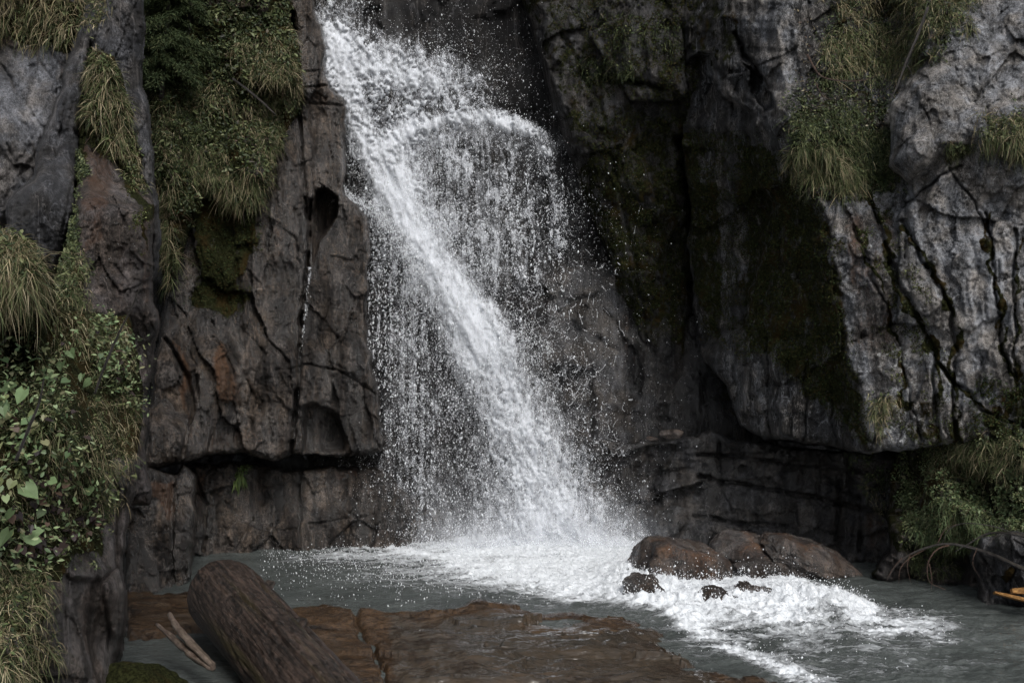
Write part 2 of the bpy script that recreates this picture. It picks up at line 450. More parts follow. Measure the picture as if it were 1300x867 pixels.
def tube(pts, rad, sides=7, seed=0, rough=0.0):
    pts = np.asarray(pts, float); n = len(pts); rad = np.broadcast_to(np.asarray(rad, float), (n,))
    tng = np.gradient(pts, axis=0); tng /= np.linalg.norm(tng, axis=1, keepdims=True)
    ref = np.array([0.13, .31, 1.0]); X = np.cross(tng, ref); X /= np.linalg.norm(X, axis=1, keepdims=True) + 1e-9
    Z = np.cross(X, tng); an = np.arange(sides) / sides * 2 * np.pi
    rr = rad[:, None] * (1 + rough * noise(np.arange(n)[:, None] * .7 + np.zeros((1, sides)), np.cos(an)[None] * 1.5 + np.zeros((n, 1)), seed))
    V = pts[:, None] + rr[..., None] * (np.cos(an)[None, :, None] * X[:, None] + np.sin(an)[None, :, None] * Z[:, None])
    V = V.reshape(-1, 3); i = np.arange(n - 1)[:, None] * sides; j = np.arange(sides)[None]
    q = np.stack([i + j, i + (j + 1) % sides, i + sides + (j + 1) % sides, i + sides + j], -1).reshape(-1, 4)
    V = np.concatenate([V, pts[:1], pts[-1:]]); c0, c1 = len(V) - 2, len(V) - 1
    jj = np.arange(sides)
    caps = np.concatenate([np.stack([(jj + 1) % sides, jj, np.full(sides, c0)], -1),
                           np.stack([jj + (n - 1) * sides, (jj + 1) % sides + (n - 1) * sides, np.full(sides, c1)], -1)])
    g = np.repeat(np.arange(n) * np.linalg.norm(pts[-1] - pts[0]) / n, sides)
    an2 = np.tile(an, n)
    G = np.stack([np.cos(an2) * .6, np.sin(an2) * .6, g * .25], -1); G = np.concatenate([G, G[:1] * 0, G[-1:]])
    return V, [q, caps], G

def tube_obj(name, pts, rad, mat, parent=None, sides=7, seed=0, rough=.2):
    V, f, G = tube(pts, rad, sides, seed, rough)
    return link_mesh(name, V, f, mat, parent, {'grain': G})

def bez(pts, n=14):
    """smooth polyline through the control points"""
    pts = np.asarray(pts, float); t = np.linspace(0, len(pts) - 1, n); out = []
    P = np.vstack([2 * pts[0] - pts[1], pts, 2 * pts[-1] - pts[-2]])
    for x in t:
        i = min(int(x), len(pts) - 2); f = x - i; a, b, c, d = P[i:i + 4]
        out.append(.5 * ((2 * b) + (-a + c) * f + (2 * a - 5 * b + 4 * c - d) * f * f + (-a + 3 * b - 3 * c + d) * f ** 3))
    return np.array(out)

# ---------------------------------------------------------------- rock materials
M_dark = rock_mat('wet dark gneiss', ang=4, stretch=9, dark=(.006, .0057, .0058), light=(.135, .132, .132))
M_left = rock_mat('brown wet gneiss', ang=-8, stretch=8, dark=(.007, .0062, .0058), light=(.21, .175, .148), rust=(.15, .078, .042))
M_slab = rock_mat('dark foliated slab', ang=14, stretch=12, dark=(.010, .010, .011), light=(.20, .20, .21))
M_grey = rock_mat('grey rough slab', ang=-38, stretch=5, dark=(.03, .03, .032), light=(.25, .255, .27))
M_right = rock_mat('lichened grey gneiss', midk=.38, ang=-28, stretch=5, dark=(.008, .0078, .0078), light=(.34, .345, .355), rust=(.17, .10, .065))
M_bank = rock_mat('near bank rock', ang=6, stretch=7, dark=(.010, .0085, .0075), light=(.22, .19, .18), rust=(.085, .042, .022))
M_boulder = rock_mat('rusty boulder', ang=60, stretch=3, dark=(.012, .010, .009), light=(.15, .125, .11), rust=(.15, .07, .03), moss=(.02, .022, .008))

# ---------------------------------------------------------------- the cliff (setting)
B0 = dict(tone=.3, moss=0, rust=.1, lich=0, wet=.8)
# wall behind the fall
face('back', [(-900, -900), (2200, -900), (2200, 790), (-900, 790)],
     [(-500, 0, 15), (600, -600, 15.5), (600, 0, 14.6), (700, 200, 14.4), (600, 500, 14.1), (600, 700, 13.75), (760, 340, 14.1), (760, 700, 13.7), (900, 300, 14.9), (900, 600, 13.8), (2000, 300, 15)],
     3.0, M_dark, dict(tone=.16, moss=0, rust=.0, lich=0, wet=1), 
     paint=[('tone', [(690, 340), (790, 345), (800, 420), (815, 560), (740, 640), (700, 480)], .66, 6),
            ('tone', [(780, 560), (880, 560), (890, 690), (760, 690)], .32, 14),
            ('tone', [(470, -50), (700, -50), (720, 200), (560, 150)], -.05, 20), ('wet', [(450, -90), (720, -90), (740, 220), (540, 150)], .15, 20),
            ('rust', [(740, 380), (830, 380), (830, 480), (740, 480)], .35, 20)],
     cracks=[([(745, 475), (760, 430), (790, 450)], 4, .10), ([(815, 345), (820, 470), (800, 520)], 5, .15), ([(735, 520), (860, 532)], 3, .10)],
     dents=[([(690, 250), (790, 250), (800, 338), (690, 338)], .22, 3), ([(700, 470), (750, 470), (760, 690), (700, 690)], .25, 8)],
     relief=.16, rscale=1.0, rang=10, rstretch=1.8, foli=.02, fang=4, seed=3, cname='cliff')

# mossy wall right of the fall
face('mosswall', [(655, -300), (660, 0), (700, 130), (735, 240), (775, 330), (800, 425), (830, 470), (842, 520), (900, 570), (960, 570), (960, -300)],
     [(650, 0, 13.9), (720, 100, 13.2), (850, 60, 12.7), (780, 330, 13.7), (900, 350, 14.2), (850, 200, 13.3), (860, 550, 13.9), (900, 0, 12.6)],
     1.8, M_dark, dict(tone=.30, moss=.55, rust=.1, lich=.05, wet=.5),
     paint=[('tone', [(680, 0), (860, 0), (860, 130), (720, 150)], .50, 20), ('lich', [(720, 10), (870, 0), (870, 170), (740, 180)], .42, 20),
            ('moss', [(690, 0), (900, 0), (880, 150), (740, 180)], .42, 20),
            ('moss', [(640, -10), (690, 40), (735, 200), (700, 200), (650, 80)], .0, 8),
            ('tone', [(640, -10), (690, 40), (735, 200), (700, 200), (650, 80)], .42, 8),
            ('moss', [(805, 430), (850, 430), (900, 570), (830, 570)], .1, 12), ('tone', [(805, 430), (850, 430), (880, 570), (830, 570)], .3, 12)],
     cracks=[([(870, 180), (885, 300), (880, 470), (905, 560)], 13, .9), ([(700, 20), (760, 130), (800, 300), (830, 470)], 5, .12), ([(770, 100), (840, 112)], 7, .3)],
     relief=.20, rscale=.75, rang=15, rstretch=1.7, foli=.03, seed=5, roll=(.35, .7), back=1.5, cname='cliff')

# right hand buttress: a ridge facing us, its left flank turned away from the light
RV = np.array([-400, 0, 160, 300, 400, 470, 560, 700]); RU = np.array([975, 985, 1000, 1058, 1066, 1085, 1112, 1130])
def right_depth(u, v):
    ur = np.interp(v, RV, RU) + fbm(v / 50, u * 0, 3, 77) * 14
    d = ur - u
    Yr = 10.55 + .7 * sstep(v, 300, -300) * 1.5
    left = Yr + np.maximum(d, 0) * .0145 - .7 * sstep(v, 380, 560) * sstep(d, 20, 120)
    rt = Yr - .0032 * np.maximum(-d, 0) + .45 * np.exp(-((u - 1120) / 40.) ** 2) * sstep(v, 330, 200)
    return np.where(d > 0, left, rt)
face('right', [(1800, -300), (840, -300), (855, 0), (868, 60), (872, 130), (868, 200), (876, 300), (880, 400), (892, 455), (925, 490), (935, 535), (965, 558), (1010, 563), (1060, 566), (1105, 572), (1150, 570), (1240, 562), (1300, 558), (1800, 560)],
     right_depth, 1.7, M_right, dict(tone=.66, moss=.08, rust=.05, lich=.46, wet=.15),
     paint=[('tone', [(800, -50), (985, -50), (1003, 160), (1060, 300), (1066, 400), (1112, 575), (840, 575)], .20, 4),  # flank left of the ridge: its shade painted in as darker tone
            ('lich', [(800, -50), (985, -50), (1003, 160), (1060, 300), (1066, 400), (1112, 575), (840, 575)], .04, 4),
            ('moss', [(860, 170), (985, 190), (1060, 300), (1066, 400), (1112, 575), (990, 480), (900, 430), (868, 330)], .60, 9),
            ('moss', [(905, 130), (935, 130), (945, 470), (920, 470)], .05, 6), ('tone', [(905, 130), (935, 130), (945, 470), (920, 470)], .33, 6),
            ('tone', [(900, 440), (1000, 440), (1090, 500), (1105, 575), (930, 575)], .24, 12), ('moss', [(905, 450), (985, 460), (985, 575), (930, 575)], .08, 12),
            ('moss', [(860, -20), (940, -20), (945, 60), (870, 120)], .45, 10), ('lich', [(860, -20), (990, -20), (1000, 130), (950, 150), (880, 40)], .40, 10),
            ('tone', [(935, -20), (1010, -20), (1020, 170), (990, 150), (950, 30)], .58, 8),
            ('tone', [(885, 70), (905, 70), (950, 130), (935, 140)], .62, 4), ('lich', [(955, 130), (985, 150), (985, 230), (955, 220)], .4, 6),
            ('rust', [(1065, 270), (1135, 270), (1145, 440), (1085, 440)], .62, 12), ('tone', [(1065, 270), (1135, 270), (1150, 440), (1085, 440)], .42, 12),
            ('moss', [(1010, 120), (1130, 110), (1145, 250), (1010, 260)], .55, 8), ('tone', [(1010, 0), (1130, 0), (1130, 240), (1010, 260)], .25, 12),
            ('moss', [(1040, -30), (1230, -30), (1200, 60), (1040, 120)], .5, 12),
            ('moss', [(1105, 255), (1130, 330), (1165, 400), (1185, 450), (1190, 575)], .72, 3, 5), ('moss', [(1130, 330), (1180, 450), (1250, 520), (1300, 545)], .72, 3, 4),
            ('moss', [(1145, 280), (1210, 400), (1215, 570)], .7, 3, 5), ('moss', [(1085, 290), (1130, 400), (1170, 560)], .68, 3, 4),
            ('moss', [(1255, 270), (1265, 400), (1290, 500)], .66, 3, 4), ('moss', [(1290, 290), (1290, 480)], .6, 3, 4),
            ('moss', [(1150, 500), (1200, 510), (1195, 575), (1150, 575)], .5, 8), ('moss', [(1260, 500), (1310, 480), (1310, 570), (1240, 565)], .65, 8),
            ('lich', [(1110, 450), (1160, 440), (1175, 575), (1120, 575)], .62, 8), ('lich', [(1180, 470), (1210, 470), (1210, 560), (1180, 560)], .5, 8),
            ('tone', [(1200, 230), (1310, 230), (1310, 480), (1220, 440)], .72, 12)],
     cracks=[([(1105, 255), (1130, 330), (1165, 400), (1185, 450), (1190, 575)], 6, .16), ([(1130, 330), (1180, 450), (1250, 520), (1300, 545)], 4.5, .14),
             ([(1145, 280), (1210, 400), (1215, 570)], 5, .16), ([(1085, 290), (1130, 400), (1170, 560)], 4, .12), ([(1255, 270), (1265, 400), (1290, 500)], 4, .14),
             ([(1205, 215), (1240, 260), (1262, 310)], 3.5, .10), ([(1290, 290), (1290, 480)], 4, .12), ([(1220, 210), (1150, 260), (1150, 330)], 4, .12),
             ([(930, 40), (950, 75), (975, 110)], 6, .35),
             ([(930, 420), (936, 560)], 3.5, .10), ([(975, 430), (978, 560)], 3.5, .14), ([(1000, 460), (1003, 562)], 3, .08), ([(1025, 450), (1022, 560)], 3, .09),
             ([(955, 440), (955, 555)], 2.5, .06), ([(1055, 470), (1060, 565)], 3.5, .10)],
     dents=[([(866, 130), (876, 75), (900, 72), (915, 110), (950, 145), (962, 210), (985, 260), (940, 420), (890, 440), (866, 400)], .42, 5),
            ([(948, 85), (968, 100), (985, 140), (975, 150), (955, 120)], .3, 3)],
     relief=.15, rscale=.7, rang=-25, rstretch=1.5, foli=.03, fang=6, seed=9, roll=(.10, .18), back=2.2, crackw=.72, crackn=11, cname='cliff', fold=.2)

# courses of dark rock under the buttress
face('courses', [(742, 560), (800, 562), (850, 557), (888, 553), (905, 545), (935, 556), (1000, 570), (1140, 574), (1150, 620), (1158, 712), (1000, 740), (740, 740)],
     [(740, 600, 13.75), (740, 690, 13.6), (830, 560, 13.5), (900, 560, 13.0), (900, 700, 12.9), (1140, 580, 11.9), (1140, 700, 11.9), (1000, 640, 12.5)],
     1.6, M_dark, dict(tone=.52, moss=.06, rust=.25, lich=.06, wet=.9),
     paint=[('tone', [(880, 555), (980, 570), (1140, 600), (1140, 640), (900, 600)], .42, 10), ('rust', [(1100, 640), (1160, 640), (1160, 710), (1100, 700)], .45, 8),
            ('moss', [(1060, 560), (1150, 560), (1150, 640), (1080, 600)], .4, 8)],
     cracks=[([(886, 578), (980, 583), (1100, 600)], 2.2, .22), ([(888, 605), (960, 618), (1035, 632), (1090, 645), (1150, 655)], 2.6, .30), ([(913, 560), (914, 612)], 2.5, .2),
             ([(1090, 632), (1093, 700)], 3, .25), ([(1066, 600), (1062, 690)], 3, .18), ([(1036, 575), (1040, 632)], 2.5, .12), ([(1120, 600), (1124, 645)], 2.5, .12),
             ([(1075, 580), (1078, 625)], 2.5, .15), ([(880, 655), (940, 665), (1000, 668)], 2.5, .16), ([(1010, 640), (1015, 690)], 2, .08), ([(1050, 610), (1090, 632)], 2.2, .12)],
     relief=.13, rscale=.6, rang=8, rstretch=.6, foli=.015, seed=14, roll=(.08, .12), crackn=4, cname='cliff', crackw=1.7)

# pillar left of the fall
LP = [(372, -300), (366, 0), (372, 60), (360, 140), (300, 170), (230, 180), (205, 260), (215, 360), (200, 440), (185, 560), (178, 598), (240, 588), (262, 578), (300, 574),
      (345, 582), (420, 574), (482, 578), (484, 540), (476, 495), (468, 470), (470, 320), (462, 268), (438, 246), (442, 190), (436, 128), (416, 112), (414, 60), (398, 20), (390, -300)]
face('pillar', LP,
     [(380, 0, 12.9), (430, 150, 12.9), (400, 100, 12.75), (450, 300, 12.9), (450, 550, 12.7), (395, 350, 12.55), (330, 300, 12.1), (330, 550, 12.2), (230, 300, 11.8), (200, 560, 10.8), (240, 500, 11.5), (280, 200, 12)],
     1.5, M_left, dict(tone=.38, moss=0, rust=.22, lich=.02, wet=.85),
     paint=[('tone', [(385, 240), (470, 260), (480, 575), (375, 575)], .28, 5), ('rust', [(385, 240), (470, 260), (480, 575), (375, 575)], .05, 5),
            ('tone', [(370, 0), (440, 0), (445, 240), (385, 240)], .44, 5), ('rust', [(370, 0), (440, 0), (445, 240), (385, 240)], .0, 5),
            ('tone', [(185, 440), (215, 430), (235, 500), (225, 590), (185, 590)], .50, 8), ('tone', [(300, 180), (350, 280), (330, 480), (300, 480)], .48, 14),
            ('rust', [(265, 430), (300, 480), (310, 530), (280, 500)], .85, 7), ('rust', [(215, 400), (245, 470), (240, 560), (228, 470)], .8, 5), ('rust', [(265, 540), (330, 540), (370, 580), (260, 580)], .55, 10),
            ('rust', [(345, 280), (375, 280), (370, 340), (345, 340)], .5, 8),
            ('moss', [(225, 170), (345, 170), (330, 290), (300, 400), (240, 390), (250, 280)], .75, 8), ('moss', [(200, 260), (225, 250), (215, 370), (200, 400)], .5, 5),
            ('tone', [(225, 170), (345, 170), (310, 420), (240, 400)], .15, 8)],
     cracks=[([(395, 255), (392, 330), (383, 400), (380, 470), (370, 580)], 4.0, .45), ([(383, 462), (430, 470), (476, 500)], 2.0, .12), ([(372, 60), (380, 120), (386, 240), (393, 300)], 3.5, .30),
             ([(345, 180), (352, 260), (335, 330)], 4, .12), ([(210, 430), (240, 480), (245, 520), (230, 590)], 4, .20), ([(225, 400), (250, 470), (258, 560)], 3, .10),
             ([(380, 130), (440, 135)], 2, .10), ([(375, 112), (415, 108)], 2, .10), ([(385, 90), (412, 92)], 1.5, .05), ([(300, 330), (310, 450), (300, 560)], 5, .10),
             ([(350, 470), (385, 465)], 2, .06), ([(270, 410), (300, 460), (330, 520)], 4, .08), ([(430, 70), (420, 240)], 3, .08), ([(340, 300), (330, 430), (345, 560)], 4, .07)],
     dents=[([(402, 244), (412, 238), (426, 250), (424, 275), (408, 305), (398, 335), (396, 290)], .45, 3), ([(385, 520), (398, 512), (420, 520), (432, 545), (436, 572), (384, 575)], .28, 5)],
     relief=.17, rscale=.62, rang=12, rstretch=2.2, foli=.032, edge=.07, fang=-6, seed=21, roll=(.09, .20), back=1.6, fold=.18, cname='cliff', crackn=4)

# undercut blocks below the pillar
face('blocks', [(228, 606), (232, 584), (262, 588), (330, 590), (370, 596), (420, 590), (486, 596), (520, 630), (560, 650), (600, 700), (600, 760), (235, 760), (238, 700)],
     [(240, 690, 12.3), (350, 600, 12.7), (300, 690, 12.55), (480, 690, 12.95), (480, 610, 12.95), (590, 690, 13.6)],
     1.5, M_left, dict(tone=.34, moss=.03, rust=.15, lich=.03, wet=.9),
     paint=[('tone', [(390, 610), (440, 620), (420, 650), (385, 640)], .55, 6), ('tone', [(260, 690), (330, 650), (345, 690)], .5, 8), ('rust', [(230, 600), (262, 600), (255, 700), (235, 700)], .55, 7), ('rust', [(400, 596), (440, 596), (440, 620)], .6, 4)],
     cracks=[([(318, 612), (322, 660), (300, 695)], 2.5, .12), ([(380, 600), (380, 690)], 2.6, .18), ([(392, 665), (470, 655)], 2, .08), ([(340, 620), (372, 612)], 2, .07), ([(245, 600), (262, 640), (258, 700)], 4, .16)],
     relief=.16, rscale=.7, rang=0, rstretch=1.2, foli=.015, seed=25, roll=(.12, .28), back=1.0, cname='cliff', crackn=4)
# block with the rusty wet face beside the near bank
face('rustblock', [(160, 600), (190, 596), (222, 600), (232, 588), (248, 600), (250, 660), (238, 700), (240, 760), (160, 780), (150, 700)],
     [(170, 600, 10.3), (240, 600, 10.9), (170, 760, 10.0), (235, 740, 10.6)],
     1.5, M_left, dict(tone=.34, moss=0, rust=.20, lich=.03, wet=.9),
     paint=[('rust', [(176, 602), (218, 612), (218, 655), (178, 630)], 1.1, 4), ('tone', [(176, 602), (218, 612), (218, 655), (178, 630)], .45, 4), ('tone', [(190, 640), (214, 655), (212, 670), (185, 660)], .62, 5)],
     cracks=[([(222, 600), (216, 700), (222, 760)], 4, .22)], relief=.12, rscale=.5, foli=.02, seed=28, roll=(.10, .25), back=1.2, cname='cliff', crackn=4)

# slope above the pillar, under its shrubs and grass
face('slope', [(172, -300), (172, 60), (185, 130), (196, 230), (205, 330), (218, 372), (232, 330), (240, 292), (262, 250), (300, 268), (330, 270), (342, 240), (352, 195), (376, 150), (384, 110), (380, 60), (372, 20), (372, -300)],
     [(180, 0, 12.4), (370, 0, 12.6), (200, 230, 11.2), (215, 370, 11.3), (330, 250, 11.7), (370, 120, 12.3), (270, 120, 12.0), (280, 230, 11.6)],
     2.2, M_left, dict(tone=.2, moss=.75, rust=.1, lich=0, wet=.2), relief=.30, rscale=.8, seed=31, roll=(.25, .45), cname='cliff', foli=.03,
     paint=[('moss', [(315, 175), (330, 170), (335, 260), (318, 240)], .1, 4), ('tone', [(315, 175), (330, 170), (335, 260), (318, 240)], .5, 4), ('tone', [(260, -20), (350, -20), (340, 12), (262, 8)], .6, 5), ('moss', [(260, -20), (350, -20), (340, 12), (262, 8)], .0, 5)])

# grey rock top left, dark slab leaning on it, lichened rib
face('greyrock', [(-500, -300), (120, -300), (118, 40), (96, 120), (70, 240), (20, 285), (-60, 320), (-500, 330)],
     [(-100, 0, 8.6), (-100, 300, 8.2), (60, 60, 9.0), (60, 250, 8.8)], 1.8, M_grey, dict(tone=.60, moss=.02, rust=.0, lich=.06, wet=.2),
     paint=[('moss', [(-20, 0), (110, 0), (95, 70), (60, 60), (-20, 30)], .7, 7), ('rust', [(-20, 30), (60, 40), (80, 90), (40, 60), (-20, 55)], .6, 5)],
     cracks=[([(-20, 60), (15, 100), (40, 180), (60, 250)], 3, .07), ([(20, 20), (50, 80), (80, 120)], 2.5, .05), ([(0, 160), (30, 230)], 3, .05)],
     relief=.10, rscale=.6, rang=38, rstretch=2.5, foli=.028, fang=-35, seed=35, cname='cliff')
face('slab', [(128, -300), (205, -300), (178, 0), (183, 90), (190, 180), (200, 260), (198, 330), (190, 360), (183, 250), (172, 200), (160, 185), (150, 110), (120, 60), (105, 110), (100, 190), (90, 260), (80, 320), (72, 380), (55, 400), (0, 330), (18, 250), (45, 225), (62, 160), (78, 90), (98, 60), (120, 0)],
     [(150, 0, 8.4), (180, 100, 8.5), (195, 300, 8.3), (60, 280, 7.4), (100, 150, 8.0)], 1.5, M_slab, dict(tone=.34, moss=0, rust=.0, lich=.16, wet=.25),
     paint=[('tone', [(150, 40), (180, 40), (185, 150), (155, 110)], .52, 6), ('tone', [(120, -20), (180, -20), (178, 40), (125, 60)], .46, 8)],
     cracks=[([(138, 40), (104, 180), (78, 300)], 3, .06), ([(120, 0), (80, 150), (60, 280)], 3, .05)],
     relief=.07, rscale=.5, rang=-14, rstretch=3, foli=.03, fang=14, seed=38, roll=(.10, .2), back=.8, cname='cliff')
face('rib', [(112, 60), (140, 75), (165, 130), (186, 200), (193, 260), (196, 330), (196, 420), (190, 500), (184, 640), (60, 640), (60, 420), (78, 330), (92, 240), (104, 170)],
     [(110, 100, 7.9), (180, 200, 8.1), (190, 480, 7.6), (80, 400, 6.8), (130, 300, 7.2)], 1.5, M_bank, dict(tone=.42, moss=.18, rust=.35, lich=.22, wet=.15),
     paint=[('moss', [(100, 60), (170, 60), (188, 190), (170, 240), (120, 180), (95, 260), (80, 340), (105, 330), (105, 420), (60, 420)], .8, 8),
            ('rust', [(110, 180), (150, 190), (130, 300), (110, 330)], .85, 8), ('rust', [(180, 200), (192, 220), (193, 380), (182, 380)], .7, 4), ('moss', [(170, 220), (188, 225), (190, 330), (182, 300)], .7, 4),
            ('lich', [(130, 240), (180, 240), (180, 400), (130, 380)], .40, 10), ('tone', [(125, 220), (185, 230), (190, 480), (140, 400)], .56, 10)],
     relief=.12, rscale=.4, rang=10, rstretch=1.4, foli=.02, seed=41, roll=(.12, .25), back=.8, cname='cliff')
# near bank at the left edge
face('bank', [(-700, 250), (-60, 272), (40, 300), (62, 350), (70, 400), (110, 400), (160, 400), (186, 440), (190, 500), (178, 570), (176, 600), (166, 640), (160, 720), (158, 800), (140, 860), (120, 1000), (110, 1300), (-700, 1300)],
     [(-100, 300, 4.3), (40, 320, 4.6), (160, 420, 6.3), (185, 500, 6.4), (165, 640, 5.8), (150, 820, 5.6), (60, 560, 4.7), (-60, 600, 4.1), (0, 850, 4.0), (80, 850, 4.9), (-300, 1200, 4)],
     2.0, M_bank, dict(tone=.40, moss=.25, rust=.25, lich=.04, wet=.5),
     paint=[('moss', [(-300, 250), (70, 270), (190, 420), (185, 560), (130, 600), (125, 700), (60, 730), (-300, 720)], .85, 8), ('tone', [(-300, 250), (70, 270), (190, 420), (185, 560), (130, 600), (125, 700), (60, 730), (-300, 720)], .12, 8),
            ('moss', [(-200, 700), (55, 720), (60, 900), (-200, 900)], .6, 6),
            ('tone', [(145, 590), (160, 590), (162, 720), (140, 700)], .62, 4), ('rust', [(140, 640), (165, 640), (160, 800), (140, 780)], .5, 6),
            ('tone', [(60, 730), (85, 735), (82, 800), (60, 800)], .6, 5), ('tone', [(120, 730), (140, 740), (135, 850), (118, 850)], .55, 4)],
     cracks=[([(133, 590), (150, 620), (148, 720), (128, 740), (140, 800), (130, 860)], 3.5, .12), ([(85, 730), (80, 860)], 4, .15), ([(160, 610), (152, 700), (150, 830)], 2.5, .05)],
     dents=[([(84, 735), (125, 735), (140, 800), (118, 870), (84, 870)], .10, 6), ([(5, 390), (38, 385), (38, 480), (0, 480)], .5, 8)],
     relief=.12, rscale=.35, rang=-5, rstretch=2.2, foli=.02, fang=4, seed=45, roll=(.22, .45), back=1.4, cname='cliff', crackn=4)
# bank on the right below the buttress
face('rbank', [(1128, 600), (1150, 560), (1230, 545), (1700, 540), (1700, 800), (1300, 775), (1240, 765), (1160, 745), (1120, 742), (1105, 730), (1130, 700)],
     [(1130, 600, 11.3), (1130, 740, 10.75), (1300, 560, 9.9), (1300, 700, 9.5), (1230, 640, 10.1), (1200, 740, 10.5), (1600, 700, 9)],
     1.8, M_bank, dict(tone=.25, moss=.6, rust=.15, lich=.0, wet=.4),
     paint=[('moss', [(1120, 690), (1240, 700), (1240, 770), (1100, 770)], .12, 8), ('tone', [(1120, 690), (1240, 700), (1240, 770), (1100, 770)], .3, 8), ('rust', [(1170, 580), (1200, 580), (1200, 640), (1165, 620)], .8, 8)],
     dents=[([(1200, 585), (1250, 590), (1260, 650), (1215, 645)], .35, 8), ([(1150, 695), (1235, 690), (1230, 745), (1150, 745)], .3, 8)],
     relief=.22, rscale=.5, seed=48, roll=(.15, .3), cname='cliff')

# grey boulder-like head at the top right
face('headrock', [(1128, 210), (1132, 130), (1150, 95), (1190, 62), (1235, 54), (1265, 78), (1310, 120), (1500, 160), (1500, 232), (1300, 222), (1230, 200), (1200, 215), (1160, 235)],
     [(1140, 150, 10.0), (1230, 90, 10.0), (1300, 170, 9.5), (1180, 210, 9.7)], 1.6, M_right, dict(tone=.64, moss=.05, rust=.0, lich=.45, wet=.1),
     relief=.09, rscale=.5, fold=.12, seed=52, roll=(.35, .7), back=1.0, cname='cliff')
# fallen stone block standing in the water at the right edge
face('sideblock', [(1232, 700), (1246, 682), (1280, 676), (1500, 690), (1500, 790), (1240, 775)],
     [(1240, 720, 9.75), (1300, 700, 9.3), (1450, 720, 8.9)], 1.4, M_slab, dict(tone=.34, moss=0, rust=.05, lich=.05, wet=.8),
     cracks=[([(1262, 680), (1256, 760)], 4, .08), ([(1285, 680), (1280, 760)], 3, .06)], relief=.08, rscale=.3, rang=10, rstretch=2, foli=.03, fang=8, seed=55, roll=(.12, .25), cname='cliff')

# ---------------------------------------------------------------- horizontal surfaces: stream bed, pool, foreground slab
gm = rock_mat('gravel bed', horiz=True, dark=(.02, .018, .015), light=(.2, .18, .16))
gx, gy = np.meshgrid(np.linspace(-300, 300, 61), np.linspace(-300, 300, 61)); n_ = gx.size
gi = np.arange(n_).reshape(gx.shape)
tag(link_mesh('ground', np.stack([gx, gy, np.full(gx.shape, -.9)], -1).reshape(-1, 3), np.stack([gi[:-1, :-1], gi[:-1, 1:], gi[1:, 1:], gi[1:, :-1]], -1).reshape(-1, 4), gm,
              attrs={'paint': np.tile([.4, .1, .2], (n_, 1)), 'lich': np.zeros(n_), 'wet': np.zeros(n_)}), kind='structure')

def flat(name, z0, u, v):
    Y = (CH - z0) * F / (v - HV)
    return (u - 650) / F * Y, Y
u, v = np.meshgrid(np.concatenate([np.arange(-700, 60, 10), np.arange(60, 1460, 1.6), np.arange(1460, 3000, 10)]), np.concatenate([np.arange(652, 900, 1.0), np.arange(900, 1300, 4)]))
X, Y = flat('', 0, u, v)
wu = u + fbm(X * 1.3, Y * 1.3, 4, 201) * 30; wv = v + fbm(X * 1.3, Y * 1.3, 4, 202) * 9
def ell(cu, cv, ru, rv, p=1.0):
    return np.exp(-(((wu - cu) / ru) ** 2 + ((wv - cv) / rv) ** 2) ** p)
foam = 1.1 * ell(700, 700, 140, 26) + .62 * ell(590, 706, 190, 20) + .75 * ell(800, 745, 110, 24) + .60 * ell(740, 750, 150, 20) + .35 * ell(600, 735, 200, 16) + .55 * ell(480, 697, 110, 9) + .35 * ell(420, 710, 60, 6)
foam += .9 * ell(760, 722, 80, 16) + .75 * ell(690, 728, 90, 12)
foam += 1.1 * np.exp(-(seg_dist(wu, wv, [(760, 700), (820, 745), (870, 765), (960, 765), (1000, 762)]) / 26) ** 2)
foam += .85 * np.exp(-(seg_dist(wu, wv, [(960, 750), (1040, 766), (1100, 775)]) / 17) ** 2)
foam += .75 * np.exp(-(seg_dist(wu, wv, [(860, 790), (890, 812), (950, 832), (1000, 850), (1060, 880)]) / 14) ** 2)
foam += .50 * np.exp(-(seg_dist(wu, wv, [(1000, 745), (1130, 790), (1200, 800)]) / 18) ** 2) + .52 * ell(960, 795, 130, 28) + .30 * ell(960, 735, 50, 10)
foam += .44 * ell(1110, 805, 180, 30) + .36 * ell(1120, 848, 170, 22)
foam += .12 * ell(560, 740, 250, 20)
foam = np.clip(foam * (.82 + .55 * fbm(X * 2.2, Y * 4.5, 5, 205)) , 0, 1.05)
turb = np.clip(foam, 0, 1)
rap = np.exp(-(seg_dist(u, v, [(790, 740), (860, 765), (960, 768), (1060, 775)]) / 26) ** 2)
Z = .032 * fbm(X * 2.6, Y * 5, 4, 210) + .010 * ridged(X * 5, Y * 9, 3, 215)
Z += .040 * sstep(u, 780, 1000) * fbm(X * 2.6, Y * 4, 5, 216)
Z += turb * (.075 * np.abs(fbm(X * 5, Y * 5, 6, 220, .62)) ** .8 + .03 * fbm(X * 14, Y * 14, 4, 226))
Z += rap * (.05 + .17 * np.abs(fbm(X * 3.2, Y * 3.6, 5, 230)) + .07 * ridged(X * 7, Y * 7, 3, 233)) * (.5 + .5 * turb)
Z += .05 * ell(700, 690, 90, 12)
idx = np.arange(u.size).reshape(u.shape)
Qp = np.stack([idx[:-1, :-1], idx[1:, :-1], idx[1:, 1:], idx[:-1, 1:]], -1).reshape(-1, 4)
tag(link_mesh('pool_water', np.stack([X, Y, Z], -1).reshape(-1, 3), Qp, pool_mat(), attrs={'foam': foam.ravel()}), kind='structure')
POOL = (X, Y, Z, foam, u, v)

